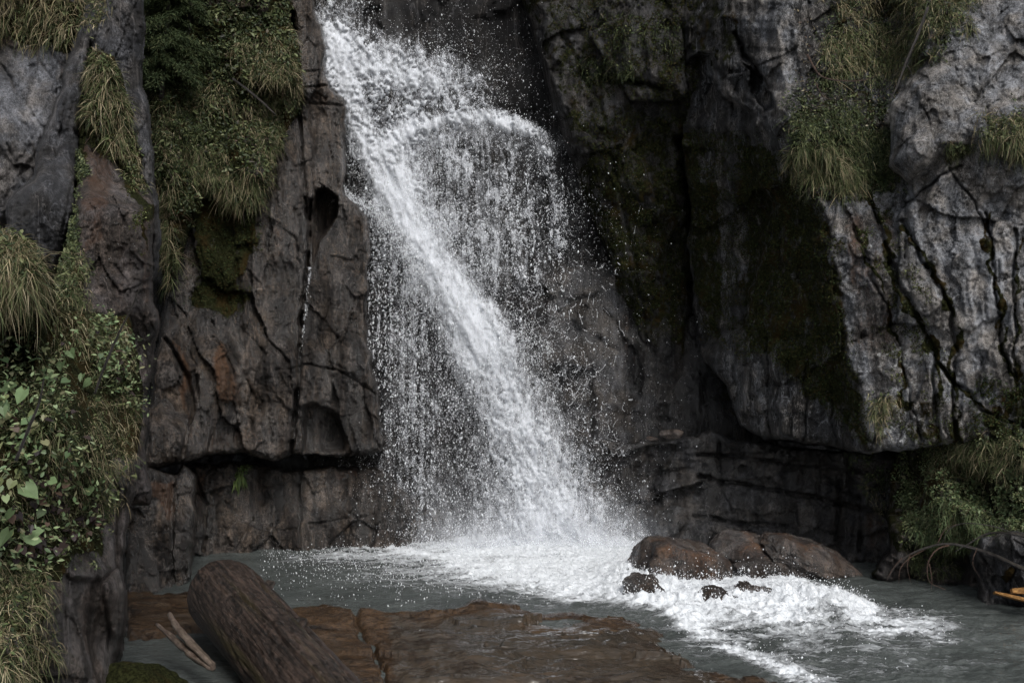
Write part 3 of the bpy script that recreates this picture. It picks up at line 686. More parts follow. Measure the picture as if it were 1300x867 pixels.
def wet_slab_mat():
    t = NT('rust brown slab under a film of water')
    co = t.n('ShaderNodeTexCoord').outputs['Object']
    mp = t.n('ShaderNodeMapping', {'Vector': co, 'Scale': (.38, 1, 1)}).outputs[0]
    film = t.n('ShaderNodeAttribute', attribute_name='film').outputs['Fac']
    rust = t.n('ShaderNodeAttribute', attribute_name='rustm').outputs['Fac']
    n1 = t.noise(mp, 4.5, 9, .68, 1.0); n2 = t.noise(co, 24, 7, .72)
    c = t.mix(t.sm(t.math('ADD', t.math('MULTIPLY', n1, .6), t.math('MULTIPLY', n2, .4)), .34, .66), (.007, .0047, .0032), (.082, .049, .026))
    c = t.mix(t.math('MULTIPLY', t.sm(t.math('ADD', rust, t.math('MULTIPLY', t.math('SUBTRACT', n1, .5), 2.2)), .45, .9), .7), c, (.125, .060, .019))
    f = t.sm(t.math('ADD', film, t.math('MULTIPLY', t.math('SUBTRACT', n1, .5), 1.8)), .35, .65)
    c = t.mix(t.math('MULTIPLY', f, .65), c, (.036, .034, .029))
    rip = t.noise(mp, 5, 4, .5, 1.6)
    h = t.mixf(f, t.math('ADD', t.math('MULTIPLY', n1, .9), t.math('MULTIPLY', n2, .5)), t.math('MULTIPLY', rip, 1.1))
    b = t.n('ShaderNodeBump', {'Height': h, 'Distance': .055, 'Strength': .9}).outputs[0]
    p = t.n('ShaderNodeBsdfPrincipled', {'Base Color': c, 'Roughness': t.mixf(f, .16, .05), 'Normal': b, 'IOR': 1.4})
    t.t.links.new(p.outputs[0], t.out.inputs[0]); return t.m
M_wet = wet_slab_mat()
def shelf(name, poly, z0, paint_film, paint_rust, steps=(), cracks=(), seed=1, step=1.5, tiltv=0.0, roll=(.12, .3), amp=.05):
    us = [p[0] for p in poly]; vs = [p[1] for p in poly]
    u, v = np.meshgrid(np.arange(min(us) - 4, max(us) + 6, step), np.arange(min(vs) - 4, max(vs) + 6, step))
    X, Y = flat('', z0, u, v)
    wx = u + fbm(X * 2, Y * 2, 4, seed) * 18; wy = v + fbm(X * 2, Y * 2, 4, seed + 1) * 5
    xy = lambda p: ((p[0] - 650) / F * (CH - z0) * F / (p[1] - HV), (CH - z0) * F / (p[1] - HV))
    e = sdist(X + fbm(X * 2, Y * 2, 5, seed) * .22, Y + fbm(X * 1.6, Y * 2, 5, seed + 1) * .34, [xy(p) for p in poly])
    Z = z0 + amp * fbm(X * .9, Y * 1.6, 5, seed + 2) + amp * .35 * facets(X * 1.1 + fbm(X, Y, 3, 5) * .6, Y * 2.2, seed + 3)[0] + .012 * fbm(X * 9, Y * 14, 4, seed + 4)
    Z += .028 * ridged(X * 1.6, Y * 5 + fbm(X * 2, Y * 2, 3, seed + 9) * 1.2, 3, seed + 6)
    for pts, dz, fe in steps: Z += dz * sstep(sdist(wx, wy, pts), -fe, fe)
    for pts, w, dz in cracks: Z -= dz * np.exp(-(seg_dist(wx, wy, pts) / w) ** 2)
    r, rd = roll; q = np.clip(1 - e / r, 0, 1)
    Z = Z - rd * (1 - np.sqrt(np.maximum(1 - q * q, 0)))
    Z = np.where(e < 0, Z - .8 * np.clip(-e / .03, 0, 1), Z)
    ok = e > -.08
    idx = np.arange(u.size).reshape(u.shape); fm = ok[:-1, :-1] & ok[1:, :-1] & ok[:-1, 1:] & ok[1:, 1:]
    Q = np.stack([idx[:-1, :-1][fm], idx[1:, :-1][fm], idx[1:, 1:][fm], idx[:-1, 1:][fm]], -1)
    used = np.zeros(u.size, bool); used[Q.ravel()] = True; remap = np.cumsum(used) - 1
    fl = np.zeros(u.shape); ru = np.zeros(u.shape)
    for pts, val, fe in paint_film: m = sstep(sdist(wx, wy, pts), -fe, fe); fl = fl * (1 - m) + val * m
    for pts, val, fe in paint_rust: m = sstep(sdist(wx, wy, pts), -fe, fe); ru = ru * (1 - m) + val * m
    o = link_mesh(name, np.stack([X, Y, Z], -1).reshape(-1, 3)[used], remap[Q], M_wet, attrs={'film': fl.ravel()[used], 'rustm': ru.ravel()[used]})
    return tag(o, kind='structure')
shelf('rock_shelf', [(300, 766), (348, 766), (400, 762), (440, 770), (500, 776), (570, 774), (600, 762), (640, 764), (680, 766), (740, 772), (800, 774), (836, 790), (866, 812), (880, 835), (925, 846), (1000, 862), (1040, 900), (1040, 1150), (230, 1150), (300, 860), (340, 800)],
      .055, [([(490, 780), (870, 790), (930, 900), (500, 900)], .62, 14), ([(560, 790), (720, 782), (800, 815), (620, 856)], .95, 10), ([(350, 790), (440, 800), (470, 900), (340, 900)], .35, 12)],
      [([(350, 770), (470, 775), (560, 800), (480, 900), (330, 900)], .30, 12), ([(640, 785), (780, 790), (800, 812), (680, 812)], .75, 8), ([(560, 830), (760, 840), (760, 900), (560, 900)], .4, 14)],
      cracks=[([(446, 772), (470, 810), (486, 850), (495, 900)], 4, .08), ([(540, 800), (620, 802), (660, 796)], 2.5, .03), ([(620, 826), (700, 835), (800, 830)], 2.5, .03), ([(870, 842), (985, 862)], 3, .05)], seed=61, roll=(.34, .14), amp=.11)
shelf('rock_ledge', [(158, 752), (200, 750), (250, 748), (300, 752), (345, 790), (345, 802), (240, 800), (158, 806)], .05,
      [([(170, 750), (300, 750), (300, 800), (170, 800)], .4, 8)], [([(170, 750), (280, 750), (280, 805), (170, 805)], .35, 8)], seed=66, roll=(.06, .25), amp=.03)
shelf('rock_base', [(110, 800), (200, 800), (300, 806), (400, 830), (420, 900), (430, 1200), (60, 1200), (80, 860)], -.32,
      [([(160, 800), (260, 800), (260, 830), (160, 830)], .3, 8)], [], seed=69, roll=(.10, .2), amp=.06)

# ---------------------------------------------------------------- falling water
M_white = white_water_mat()
OCT = np.array([(1, 0, 0), (-1, 0, 0), (0, 1, 0), (0, -1, 0), (0, 0, 1), (0, 0, -1)], float)
OCF = np.array([(0, 2, 4), (2, 1, 4), (1, 3, 4), (3, 0, 4), (2, 0, 5), (1, 2, 5), (3, 1, 5), (0, 3, 5)])
TET = np.array([(1, 0, -.6), (-.5, .87, -.6), (-.5, -.87, -.6), (0, 0, 1.3)]); TEF = np.array([(0, 2, 1), (0, 1, 3), (1, 2, 3), (2, 0, 3)])
def drops(P, r, el, shape='oct'):
    T, Fc = (OCT, OCF) if shape == 'oct' else (TET, TEF)
    n = len(P); an = RNG.uniform(0, 6.28, n); c, s = np.cos(an), np.sin(an)
    X = np.stack([c, s, 0 * c], -1); Yv = np.stack([-s, c, 0 * c], -1)
    Zv = np.stack([RNG.normal(0, .3, n), RNG.normal(0, .3, n), np.ones(n)], -1) * el[:, None]
    V = P[:, None] + r[:, None, None] * (T[None, :, 0:1] * X[:, None] + T[None, :, 1:2] * Yv[:, None] + T[None, :, 2:3] * Zv[:, None])
    return V.reshape(-1, 3), ((np.arange(n) * len(T))[:, None, None] + Fc[None]).reshape(-1, 3)

class Drops:
    def __init__(s): s.V = []; s.F = []; s.n = 0; s.c = 0
    def add(s, P, r, el):
        small = r < .0055
        for m, sh in ((small, 'tet'), (~small, 'oct')):
            if m.sum() == 0: continue
            V, f = drops(P[m], r[m], el[m], sh); s.V.append(V); s.F.append(f + s.n); s.n += len(V); s.c += int(m.sum())
    def build(s, name): return link_mesh(name, np.concatenate(s.V), np.concatenate(s.F), M_white, smooth=True)

def water_y(v):      # distance of the falling sheet: it leaves the wall as it drops
    return np.interp(v, [-50, 60, 240, 420, 690], [14.15, 13.95, 13.65, 13.4, 13.2])
SG = 2.0
wu_, wv_ = np.meshgrid(np.arange(380, 900, SG), np.arange(-40, 712, SG))
def path_depth(pts, hws, tau, web=0.0, wsc=11.0, wst=1.4, warp=10, floor=0.0):
    """optical depth of one strand of water"""
    uu = wu_ + fbm(wu_ / 60, wv_ / 60, 4, 300) * warp; vv = wv_ + fbm(wu_ / 60, wv_ / 60, 4, 301) * warp
    if np.ndim(hws):
        ys = [p[1] for p in pts]; hw = np.interp(vv, ys, hws)
    else: hw = hws
    T = tau * np.exp(-(seg_dist(uu, vv, pts) / hw) ** 2)
    if web > 0:
        a = wu_ / wsc + fbm(wu_ / 22, wv_ / 26, 4, 310) * 1.6; b = wv_ / (wsc * wst) + fbm(wu_ / 22, wv_ / 26, 4, 311) * 1.6
        rg = ridged(a, b, 3, 312, .6)
        g = sstep(rg, .25, .95) * 2.4 + .08
        cl = .5 + 1.1 * sstep(fbm(wu_ / 30, wv_ / 45, 4, 316), -.25, .35)
        T = T * ((1 - web) + web * g * cl)
    return np.maximum(T - floor, 0)
def rain(Dr, T, dy, y0=0.0, mixr=((.0030, .50), (.0056, .39), (.0092, .11)), el=(1.0, 2.2)):
    k = 13.5 / F
    for r, share in mixr:
        area = np.pi * (r / k) ** 2 * .62 * (np.mean(el))
        lam = T * share * SG * SG / area
        cnt = RNG.poisson(lam); iy, ix = np.nonzero(cnt); c = cnt[iy, ix]
        u = np.repeat(wu_[iy, ix], c) + RNG.uniform(-SG / 2, SG / 2, c.sum()); v = np.repeat(wv_[iy, ix], c) + RNG.uniform(-SG / 2, SG / 2, c.sum())
        Y = water_y(v) + y0 + RNG.normal(0, dy, len(u)) + .10 * fbm(u / 25, v / 40, 4, 320)
        ok = (v < 700)
        P = W(u, v, Y)[ok]; n = len(P)
        P[:, 2] = np.maximum(P[:, 2], .02)
        Dr.add(P, r * RNG.lognormal(0, .30, n), RNG.uniform(*el, n))

def sheet_mat(name, ang, zs, lo, hi, amp, amax, bump=.07, sc=9):
    t = NT(name)
    co = t.n('ShaderNodeTexCoord').outputs['Object']
    mp = t.n('ShaderNodeMapping', {'Vector': co, 'Rotation': (0, math.radians(ang), 0), 'Scale': (1, 1, zs)}).outputs[0]
    de = t.n('ShaderNodeAttribute', attribute_name='cover').outputs['Fac']
    n1 = t.noise(mp, sc, 8, .72, .9); n2 = t.noise(mp, sc * 5, 5, .75, .3)
    nn = t.math('ADD', t.math('MULTIPLY', n1, .6), t.math('MULTIPLY', n2, .4))
    f = t.math('ADD', de, t.math('MULTIPLY', t.math('SUBTRACT', nn, .5), amp))
    al = t.math('MULTIPLY', t.math('MULTIPLY', t.sm(f, lo, hi), t.sm(de, .01, .25)), amax)
    b = t.n('ShaderNodeBump', {'Height': nn, 'Distance': bump, 'Strength': .9}).outputs[0]
    d = t.n('ShaderNodeBsdfDiffuse', {'Color': (.72, .75, .80, 1), 'Normal': b}); tl = t.n('ShaderNodeBsdfTranslucent', {'Color': (.76, .79, .84, 1)})
    m = t.n('ShaderNodeMixShader', {0: .12, 1: d.outputs[0], 2: tl.outputs[0]}); tp = t.n('ShaderNodeBsdfTransparent')
    m = t.n('ShaderNodeMixShader', {0: al, 1: tp.outputs[0], 2: m.outputs[0]})
    t.t.links.new(m.outputs[0], t.out.inputs[0]); return t.m
def veil(name, dens, Ysh, mat, parent=None):
    dens = dens * sstep(wv_, 708, 690); idx = np.arange(wu_.size).reshape(wu_.shape)
    fm = (dens[:-1, :-1] + dens[1:, 1:] + dens[1:, :-1] + dens[:-1, 1:]) > .03
    Qs = np.stack([idx[:-1, :-1][fm], idx[1:, :-1][fm], idx[1:, 1:][fm], idx[:-1, 1:][fm]], -1)
    return link_mesh(name, W(wu_, wv_, Ysh).reshape(-1, 3), Qs, mat, parent, {'cover': dens.ravel()})
fall = Drops()
core = [(([(425, -40), (432, 55)]), 30, 1.1, .8), ([(415, 45), (470, 78), (545, 98)], 27, 1.5, .25), ([(440, 95), (500, 120), (565, 125)], 32, .9, .85),
        ([(425, 55), (438, 120), (462, 185), (500, 240)], 20, 2.0, .3), ([(470, 130), (520, 175)], 26, .8, .8),
        ([(490, 190), (515, 165), (560, 150), (620, 147), (665, 158)], 10, 1.7, .25), ([(640, 152), (674, 166), (695, 192), (705, 235), (710, 310)], 10, 1.1, .65), ([(500, 195), (535, 172), (600, 168), (660, 185)], 16, .6, .5),
        ([(500, 235), (530, 300), (575, 370), (615, 440)], [22, 22, 27, 32], 2.3, .12), ([(505, 180), (515, 230), (530, 290)], 28, 1.0, .35),
        ([(600, 410), (640, 490), (680, 590), (708, 700)], [28, 38, 52, 84], 2.1, .34), ([(415, 70), (500, 90), (590, 120)], 30, .55, .85)]
TC = 0
for pts, hw, tau, web in core:
    T = path_depth(pts, hw, tau, web); TC = TC + T * (1 - .35 * web); rain(fall, T * .16, .18)
# the curtain right of the centre and the threads on the left
cols = 1 + .9 * noise(wu_ / 5.5, wv_ / 260, 330) + .5 * noise(wu_ / 2.3, wv_ / 200, 331)
T = path_depth([(575, 200), (600, 250), (610, 330)], [62, 76, 78], .55, .75, wst=2.2) * np.clip(cols, .2, 2.2) * sstep(wv_, 150, 185) * sstep(wv_, 420, 280)
rain(fall, T * .42 + path_depth([(525, 200), (560, 300)], 38, .3, .6), .12)
T = path_depth([(478, 262), (500, 300), (520, 400), (530, 680)], [14, 30, 40, 58], .30, .6, wst=2.6) * np.clip(cols, .15, 2.5) * sstep(wv_, 250, 275)
rain(fall, T * .45, .10, y0=-.15)
rain(fall, path_depth([(430, 248), (470, 262), (495, 292), (530, 340)], 8, .9, .6), .04, y0=-.45)
thr = np.zeros_like(wu_)
for x0, t0 in ((468, 1.0), (474, .5), (481, .8), (489, .6), (496, .9), (503, .5), (512, .6), (520, .4), (530, .5)):
    x = x0 + noise(wv_ / 60, wu_ * 0 + x0, 341) * 1.8
    thr += t0 * .8 * np.exp(-((wu_ - x) / 1.3) ** 2) * sstep(noise(wv_ / 25, wu_ * 0 + x0 * 3, 342), -.5, .2) * sstep(wv_, 270, 300) * sstep(wv_, 580, 480)
for x0, ya, yb in ((690, 220, 340), (704, 260, 380), (640, 200, 330), (668, 200, 350), (655, 240, 360)):
    x = x0 + (wv_ - ya) * .09 + noise(wv_ / 22, wu_ * 0 + x0, 343) * 5
    thr += .9 * np.exp(-((wu_ - x) / 1.7) ** 2) * sstep(wv_, ya, ya + 15) * sstep(wv_, yb, yb - 20) * sstep(noise(wv_ / 14, wu_ * 0 + x0 * 3, 345), -.3, .3)
rain(fall, thr, .03, mixr=((.0075, 1.0),), el=(1.2, 2.6))
riv = path_depth([(394, 340), (386, 420), (381, 490), (373, 560), (368, 605)], 1.6, .55, .9, warp=2)
rain(fall, riv, .02, y0=-1.05, mixr=((.004, 1.0),))
wf = tag(fall.build('waterfall'), kind='structure')
relief_ = .11 * fbm(wu_ / 26 - wv_ / 60, wv_ / 90, 5, 350) + .03 * fbm(wu_ / 6 - wv_ / 14, wv_ / 30, 4, 351)
dens = np.clip(1 - np.exp(-np.clip(TC - .05, 0, 9) * .85), 0, 1)
veil('water_sheet', dens, water_y(wv_) + .02 + relief_ - .22 * dens, sheet_mat('aerated water', 24, .17, .12, 1.05, 3.2, .93, .028, 13), wf)
# thin veils of finer water round the core, each hanging at its own distance
vt = path_depth([(575, 190), (600, 250), (610, 330)], [60, 74, 70], .72, .65, wst=2.2) * np.clip(cols, .2, 2.2) * sstep(wv_, 150, 175) * sstep(wv_, 460, 280) + path_depth([(478, 262), (495, 300), (520, 400), (530, 640)], [12, 24, 34, 46], .42, .6, wst=2.6) * np.clip(cols, .15, 2.5) * sstep(wv_, 250, 275) + path_depth([(425, 60), (500, 100), (570, 120)], 34, .5, .8)
veil('water_sheet', 1 - np.exp(-vt), water_y(wv_) - .10 + relief_, sheet_mat('threaded veil', 3, .13, .05, 1.3, 3.4, .70, .03, 16), wf)
vh = path_depth([(500, 235), (530, 300), (590, 400), (650, 520), (700, 690)], [26, 28, 40, 58, 92], .60, .4) + path_depth([(490, 190), (520, 158), (600, 145), (690, 190)], 20, .4, .3) + path_depth([(425, 60), (520, 80), (580, 100)], 30, .4, .3) + path_depth([(560, 640), (600, 690)], 60, .3, .2)
veil('water_sheet', 1 - np.exp(-vh), water_y(wv_) - .32 + relief_, sheet_mat('soft mist', 20, .45, .0, 1.6, 1.9, .55, .02, 6), wf)
vm = path_depth([(580, 700), (640, 690), (715, 668), (790, 698)], 48, 1.0, .15)
veil('water_sheet', 1 - np.exp(-vm), water_y(wv_) - .45 + relief_ * .6, sheet_mat('base mist', 0, .7, .0, 1.3, 1.0, .72, .02, 4), wf)

spray = Drops()
sp_ = [([(520, 300), (560, 400), (640, 520), (690, 640)], 62, .36, .65), ([(540, 470), (580, 600), (600, 690)], 62, .36, .6), ([(640, 330), (700, 420), (745, 540), (770, 660)], 38, .17, .7),
       ([(560, 70), (610, 110)], 38, .22, .7), ([(610, 330), (650, 400), (690, 460)], 34, .5, .9), ([(600, 90), (680, 180), (720, 300)], 60, .07, .4), ([(700, 250), (760, 500), (800, 690)], 90, .03, .3),
       ([(500, 330), (500, 680)], 70, .06, .4), ([(440, 200), (470, 250)], 18, .5, .9), ([(450, 15), (640, 60)], 45, .035, .2)]
for pts, hw, tau, web in sp_:
    rain(spray, path_depth(pts, hw, tau * .27, min(web + .15, .95), wsc=9), .22, y0=-.08, mixr=((.0025, .48), (.0048, .42), (.0085, .10)), el=(.9, 1.9))
# loose twisted strings of water thrown out of the fall
n = 520
k_ = RNG.integers(0, 5, n)
cen = np.array([(690, 330, 40, 80), (640, 400, 35, 50), (520, 330, 30, 60), (500, 110, 45, 35), (740, 500, 35, 100)])[k_]
su = cen[:, 0] + RNG.normal(0, 1, n) * cen[:, 2]; sv = cen[:, 1] + RNG.normal(0, 1, n) * cen[:, 3]
m = 9; t = np.linspace(0, 1, m)[None]
L = RNG.uniform(4, 15, (n, 1)); a0 = RNG.normal(1.57, .7, (n, 1)); bend = RNG.normal(0, 1.1, (n, 1)) * t
cu = su[:, None] + np.cumsum(np.cos(a0 + bend), 1) * L / m; cv = sv[:, None] + np.cumsum(np.sin(a0 + bend), 1) * L / m
Yq = water_y(cv) - .05 + RNG.normal(0, .15, (n, 1))
P = W(cu, cv, Yq).reshape(-1, 3); P = P[P[:, 2] > .05]
spray.add(P, RNG.lognormal(math.log(.0048), .25, len(P)), np.ones(len(P)) * 1.2)
tag(spray.build('spray'), kind='stuff')

# splash and foam thrown up from the pool
X, Y, Z, foam, pu, pv = POOL
w = np.clip(foam - .25, 0, 1.2) ** 1.4 * (Y / F) ** 2
w2 = w * (.25 + np.exp(-((pu - 710) / 130) ** 2 - ((pv - 692) / 14) ** 2) * 2 + np.exp(-(seg_dist(pu, pv, [(780, 725), (860, 765), (960, 768), (1090, 775)]) / 24) ** 2) * .6)
spl = Drops(); n = 26000
i = RNG.choice(w2.size, n, p=(w2 / w2.sum()).ravel())
h = RNG.exponential(1, n) * (.045 + .13 * np.exp(-((pu.ravel()[i] - 720) / 110) ** 2 - ((pv.ravel()[i] - 692) / 14) ** 2))
P = np.stack([X.ravel()[i] + RNG.normal(0, .02, n), Y.ravel()[i] + RNG.normal(0, .02, n), Z.ravel()[i] + h * RNG.random(n)], -1)
spl.add(P, RNG.lognormal(math.log(.0038), .4, n), RNG.uniform(.8, 1.4, n))
n = 5500      # drops bouncing off the pool around the fall
uu = RNG.normal(560, 130, n); vv = 690 + np.abs(RNG.normal(0, 30, n)); ok = (uu > 330) & (vv < 770); uu, vv = uu[ok], vv[ok]
Yq = CH * F / (vv - HV); P = np.stack([(uu - 650) / F * Yq, Yq, np.abs(RNG.exponential(.02, len(uu)))], -1)
spl.add(P, RNG.lognormal(math.log(.0045), .35, len(P)), RNG.uniform(1, 2, len(P)))
n = 700      # spurts over the rapid
uu = RNG.uniform(780, 1010, n); Yq = RNG.normal(9.9, .25, n); P = np.stack([(uu - 650) / F * Yq, Yq, .10 + RNG.exponential(.09, n)], -1)
spl.add(P, RNG.lognormal(math.log(.0048), .4, n), RNG.uniform(1, 1.6, n))
tag(spl.build('splash_foam'), kind='stuff')
print('drops', fall.c, spray.c, spl.c)

# ---------------------------------------------------------------- boulders and loose stones
import bmesh
def n3(p, s, seed): return (noise(p[:, 0] * s + 5, p[:, 1] * s, seed) + noise(p[:, 1] * s, p[:, 2] * s + 9, seed + 1) + noise(p[:, 2] * s, p[:, 0] * s, seed + 2)) / 1.7
def boulder(name, u, v, Yd, rad, label, cat='boulder', mat=None, seed=1, planes=20, rot=0.0, paint=(.48, .03, .44), wet=1.0, lich=.05, sub=6, rough=.045, group=None, lo=.72):
    bm = bmesh.new(); bmesh.ops.create_icosphere(bm, subdivisions=sub, radius=1)
    me = bpy.data.meshes.new(name); bm.to_mesh(me); bm.free()
    D = np.zeros(len(me.vertices) * 3); me.vertices.foreach_get('co', D); D = D.reshape(-1, 3)
    g = np.random.default_rng(seed); R = np.full(len(D), 1.05)
    for _ in range(planes):
        nn = g.normal(0, 1, 3); nn /= np.linalg.norm(nn); d = g.uniform(lo, 1.0)
        c = D @ nn; rr = np.where(c > .05, d / np.maximum(c, .05), 9)
        R = -np.log(np.exp(-45 * R) + np.exp(-45 * np.minimum(rr, 4))) / 45
    P = D * R[:, None]
    P = P * (1 + rough * 2.2 * n3(D, 1.6, seed) + rough * n3(D, 5, seed + 4) + rough * .4 * n3(D, 14, seed + 7) + rough * .2 * n3(D, 34, seed + 9))[:, None]
    P = P * np.array(rad); c, s = math.cos(rot), math.sin(rot)
    P = np.stack([P[:, 0] * c - P[:, 2] * s, P[:, 1], P[:, 0] * s + P[:, 2] * c], -1)
    P += W(u, v, Yd)
    me.vertices.foreach_set('co', P.astype(np.float32).ravel()); me.polygons.foreach_set('use_smooth', [True] * len(me.polygons))
    me.update()
    up = sstep(D[:, 2], .1, .9)
    at = me.attributes.new('paint', 'FLOAT_COLOR', 'POINT')
    col = np.stack([np.full(len(D), paint[0]), np.full(len(D), paint[1]), paint[2] + .35 * up * sstep(n3(D, 2.2, seed + 3), -.3, .5), np.ones(len(D))], -1)
    at.data.foreach_set('color', col.astype(np.float32).ravel())
    for k, x in (('lich', lich), ('wet', wet)):
        a = me.attributes.new(k, 'FLOAT', 'POINT'); a.data.foreach_set('value', np.full(len(D), x, np.float32))
    me.materials.append(mat or M_boulder)
    o = bpy.data.objects.new(name, me); scene.collection.objects.link(o)
    return tag(o, label, cat, group)
boulder('boulder', 864, 722, 10.85, (.62, .5, .33), 'low rounded dark boulder with rusty top right beside the white water', seed=3, rot=-.12)
boulder('boulder', 950, 712, 11.55, (.46, .5, .39), 'tall rusty boulder at the foot of the dark ledges, behind the low one', seed=8, rot=-.2)
boulder('boulder', 1028, 716, 11.3, (.60, .55, .28), 'broad brown boulder sloping to the right into the stream', seed=12, rot=-.35)
boulder('boulder', 960, 722, 10.95, (.26, .3, .12), 'small flat dark stone in the gap before the two rusty boulders', 'stone', seed=15, paint=(.3, .05, .1), sub=5)
boulder('boulder', 818, 757, 9.9, (.25, .22, .22), 'small dark wet rock showing through the foam left of the rapid', 'rock', rough=.11, seed=17, paint=(.30, .05, .12), sub=5, wet=1)
boulder('boulder', 903, 772, 9.55, (.27, .2, .20), 'small jagged rock wrapped in foam in mid rapid', 'rock', rough=.11, seed=21, paint=(.36, .05, .2), sub=5, wet=1)
boulder('boulder', 952, 758, 9.8, (.20, .2, .17), 'rounded rock under a thin veil of foam, right of the jagged one', 'rock', rough=.11, seed=23, paint=(.5, .05, .2), sub=5, wet=1)
boulder('loose_stone', 853, 551, 12.95, (.20, .12, .065), 'pale angular stone lying on the dark ledge right of the fall', 'stone', seed=27, paint=(.85, 0, .1), wet=.1, sub=5, planes=22, lo=.6)
boulder('loose_stone', 828, 557, 13.1, (.09, .08, .04), 'little brown stone left of the pale angular one on the ledge', 'stone', seed=29, paint=(.5, 0, .5), wet=.4, sub=4, lo=.6)
boulder('boulder', 165, 893, 5.9, (.42, .35, .24), 'dark mossy rock at the bottom edge below the broken sticks', 'rock', seed=31, paint=(.34, .75, .2), sub=6, wet=.6)

# ---------------------------------------------------------------- the log, sticks and branches
M_log = wood_mat('wet weathered log', (.0045, .0034, .0028), (.078, .053, .041))
M_end = wood_mat('split log end', (.05, .03, .022), (.28, .19, .14), scale=12)
M_pale = wood_mat('pale barked stick', (.06, .035, .025), (.42, .34, .28), scale=9)
M_twig = wood_mat('brown twig', (.035, .018, .012), (.15, .085, .06), scale=9)
M_dtwig = wood_mat('dark twig', (.012, .010, .009), (.06, .05, .045), scale=9)
M_orange = wood_mat('fresh orange wood', (.20, .085, .02), (.55, .29, .09), scale=8)

A = np.array(W(270, 738, 8.35)); Bp = np.array(W(398, 885, 6.55)); ax = Bp - A; Ln = np.linalg.norm(ax); ax /= Ln
n1, ns = 260, 220
s_ = np.linspace(0, 1.25, n1)[:, None]; an = np.linspace(0, 2 * np.pi, ns, endpoint=False)[None]
sx = np.cross(ax, (0, 0, 1)); sx /= np.linalg.norm(sx); sz = np.cross(sx, ax)
cxx, cyy = np.cos(an) + 0 * s_, np.sin(an) + 0 * s_
R = .295 * (1 + .05 * noise(cxx * 1.2, s_ * 2 + cyy, 401) - .03 * s_)
gr = noise(an * 4.2 + s_ * .6 + .25 * noise(s_ * 5, cxx, 404), s_ * 1.4, 402)
R = R - .020 * np.exp(-(gr / .045) ** 2) * sstep(fbm(an * 1.5 + 0 * s_, s_ * 3, 3, 409), -.15, .3) - .007 * np.abs(fbm(an * 5 + 0 * s_, s_ * 9, 6, 403, .65)) + .010 * fbm(cxx * 9, s_ * 16 + cyy * 9, 4, 408)
R = R - .055 * np.exp(-((an - 2.05 + .16 * noise(s_ * 6, 0 * an, 405) + .05 * noise(s_ * 25, 0 * an, 415)) / .035) ** 2) * sstep(s_, .02, .1) - .03 * np.exp(-((an - 1.25 + .10 * noise(s_ * 5, 0 * an, 406)) / .03) ** 2) * sstep(s_, .35, .45)
end = 1 - .55 * (1 - np.clip(s_ / .17, 0, 1)) ** 2.2 - .3 * (1 - sstep(s_, 0, .03)) ** 2
R = R * np.clip(end, .2, 1)
jag = .12 * fbm(an * 2.5, s_ * 0, 4, 407) * (1 - sstep(s_, 0, .12))
P = A + ax * ((s_ * Ln) + jag)[..., None] + R[..., None] * (np.cos(an)[..., None] * sx + np.sin(an)[..., None] * sz)
V = P.reshape(-1, 3); i_ = np.arange(n1 - 1)[:, None] * ns; j_ = np.arange(ns)[None]
q = np.stack([i_ + j_, i_ + (j_ + 1) % ns, i_ + ns + (j_ + 1) % ns, i_ + ns + j_], -1).reshape(-1, 4)
G = np.stack([(np.cos(an) * 1.1 + 0 * s_), (np.sin(an) * 1.1 + 0 * s_), s_ * .55 + 0 * an], -1).reshape(-1, 3)
def avec(o, name, G):
    me = o.data; a = me.attributes.new(name, 'FLOAT_VECTOR', 'POINT'); a.data.foreach_set('vector', G.astype(np.float32).ravel())
_lm = link_mesh
def link_mesh(name, V, Fc, mat, parent=None, attrs=None, smooth=True):
    attrs = dict(attrs or {}); g = attrs.pop('grain', None)
    o = _lm(name, V, Fc, mat, parent, attrs, smooth)
    if g is not None: avec(o, 'grain', g)
    return o
log = link_mesh('fallen_log', V, q, M_log, attrs={'grain': G}); tag(log, 'thick weathered log lying aslant at the bottom, its blunt end by the pool', 'log')
# broken face of the log
rr = np.linspace(0, 1, 30)[:, None]; aa = np.linspace(0, 2 * np.pi, ns, endpoint=False)[None]
ring = P[0][None]; cen = A + ax * .02
jit = (.03 * fbm(rr * 6 * np.cos(aa), rr * 6 * np.sin(aa), 5, 410) + .02 * np.cos(rr * 40))[..., None]
E = cen + (ring - cen) * rr[..., None] - ax * (jit + .03 * (1 - rr[..., None] ** 2)); E[-1] = P[0]
ii = np.arange(29)[:, None] * ns
qe = np.stack([ii + j_, ii + ns + j_, ii + ns + (j_ + 1) % ns, ii + (j_ + 1) % ns], -1).reshape(-1, 4)
link_mesh('broken_end', E.reshape(-1, 3), qe, M_end, log, {'grain': np.stack([rr * 3 + 0 * aa, aa * .4 + 0 * rr, 0 * rr + 0 * aa], -1).reshape(-1, 3)})
for ss, aa_, ln in ((.30, 2.5, .08), (.72, 2.1, .06)):
    p0 = A + ax * ss * Ln + .265 * (math.cos(aa_) * sx + math.sin(aa_) * sz); d = math.cos(aa_) * sx + math.sin(aa_) * sz
    tube_obj('branch_stub', [p0, p0 + d * ln * .6, p0 + d * ln + ax * .02], [.05, .038, .012], M_log, log, 9, 5, .5)

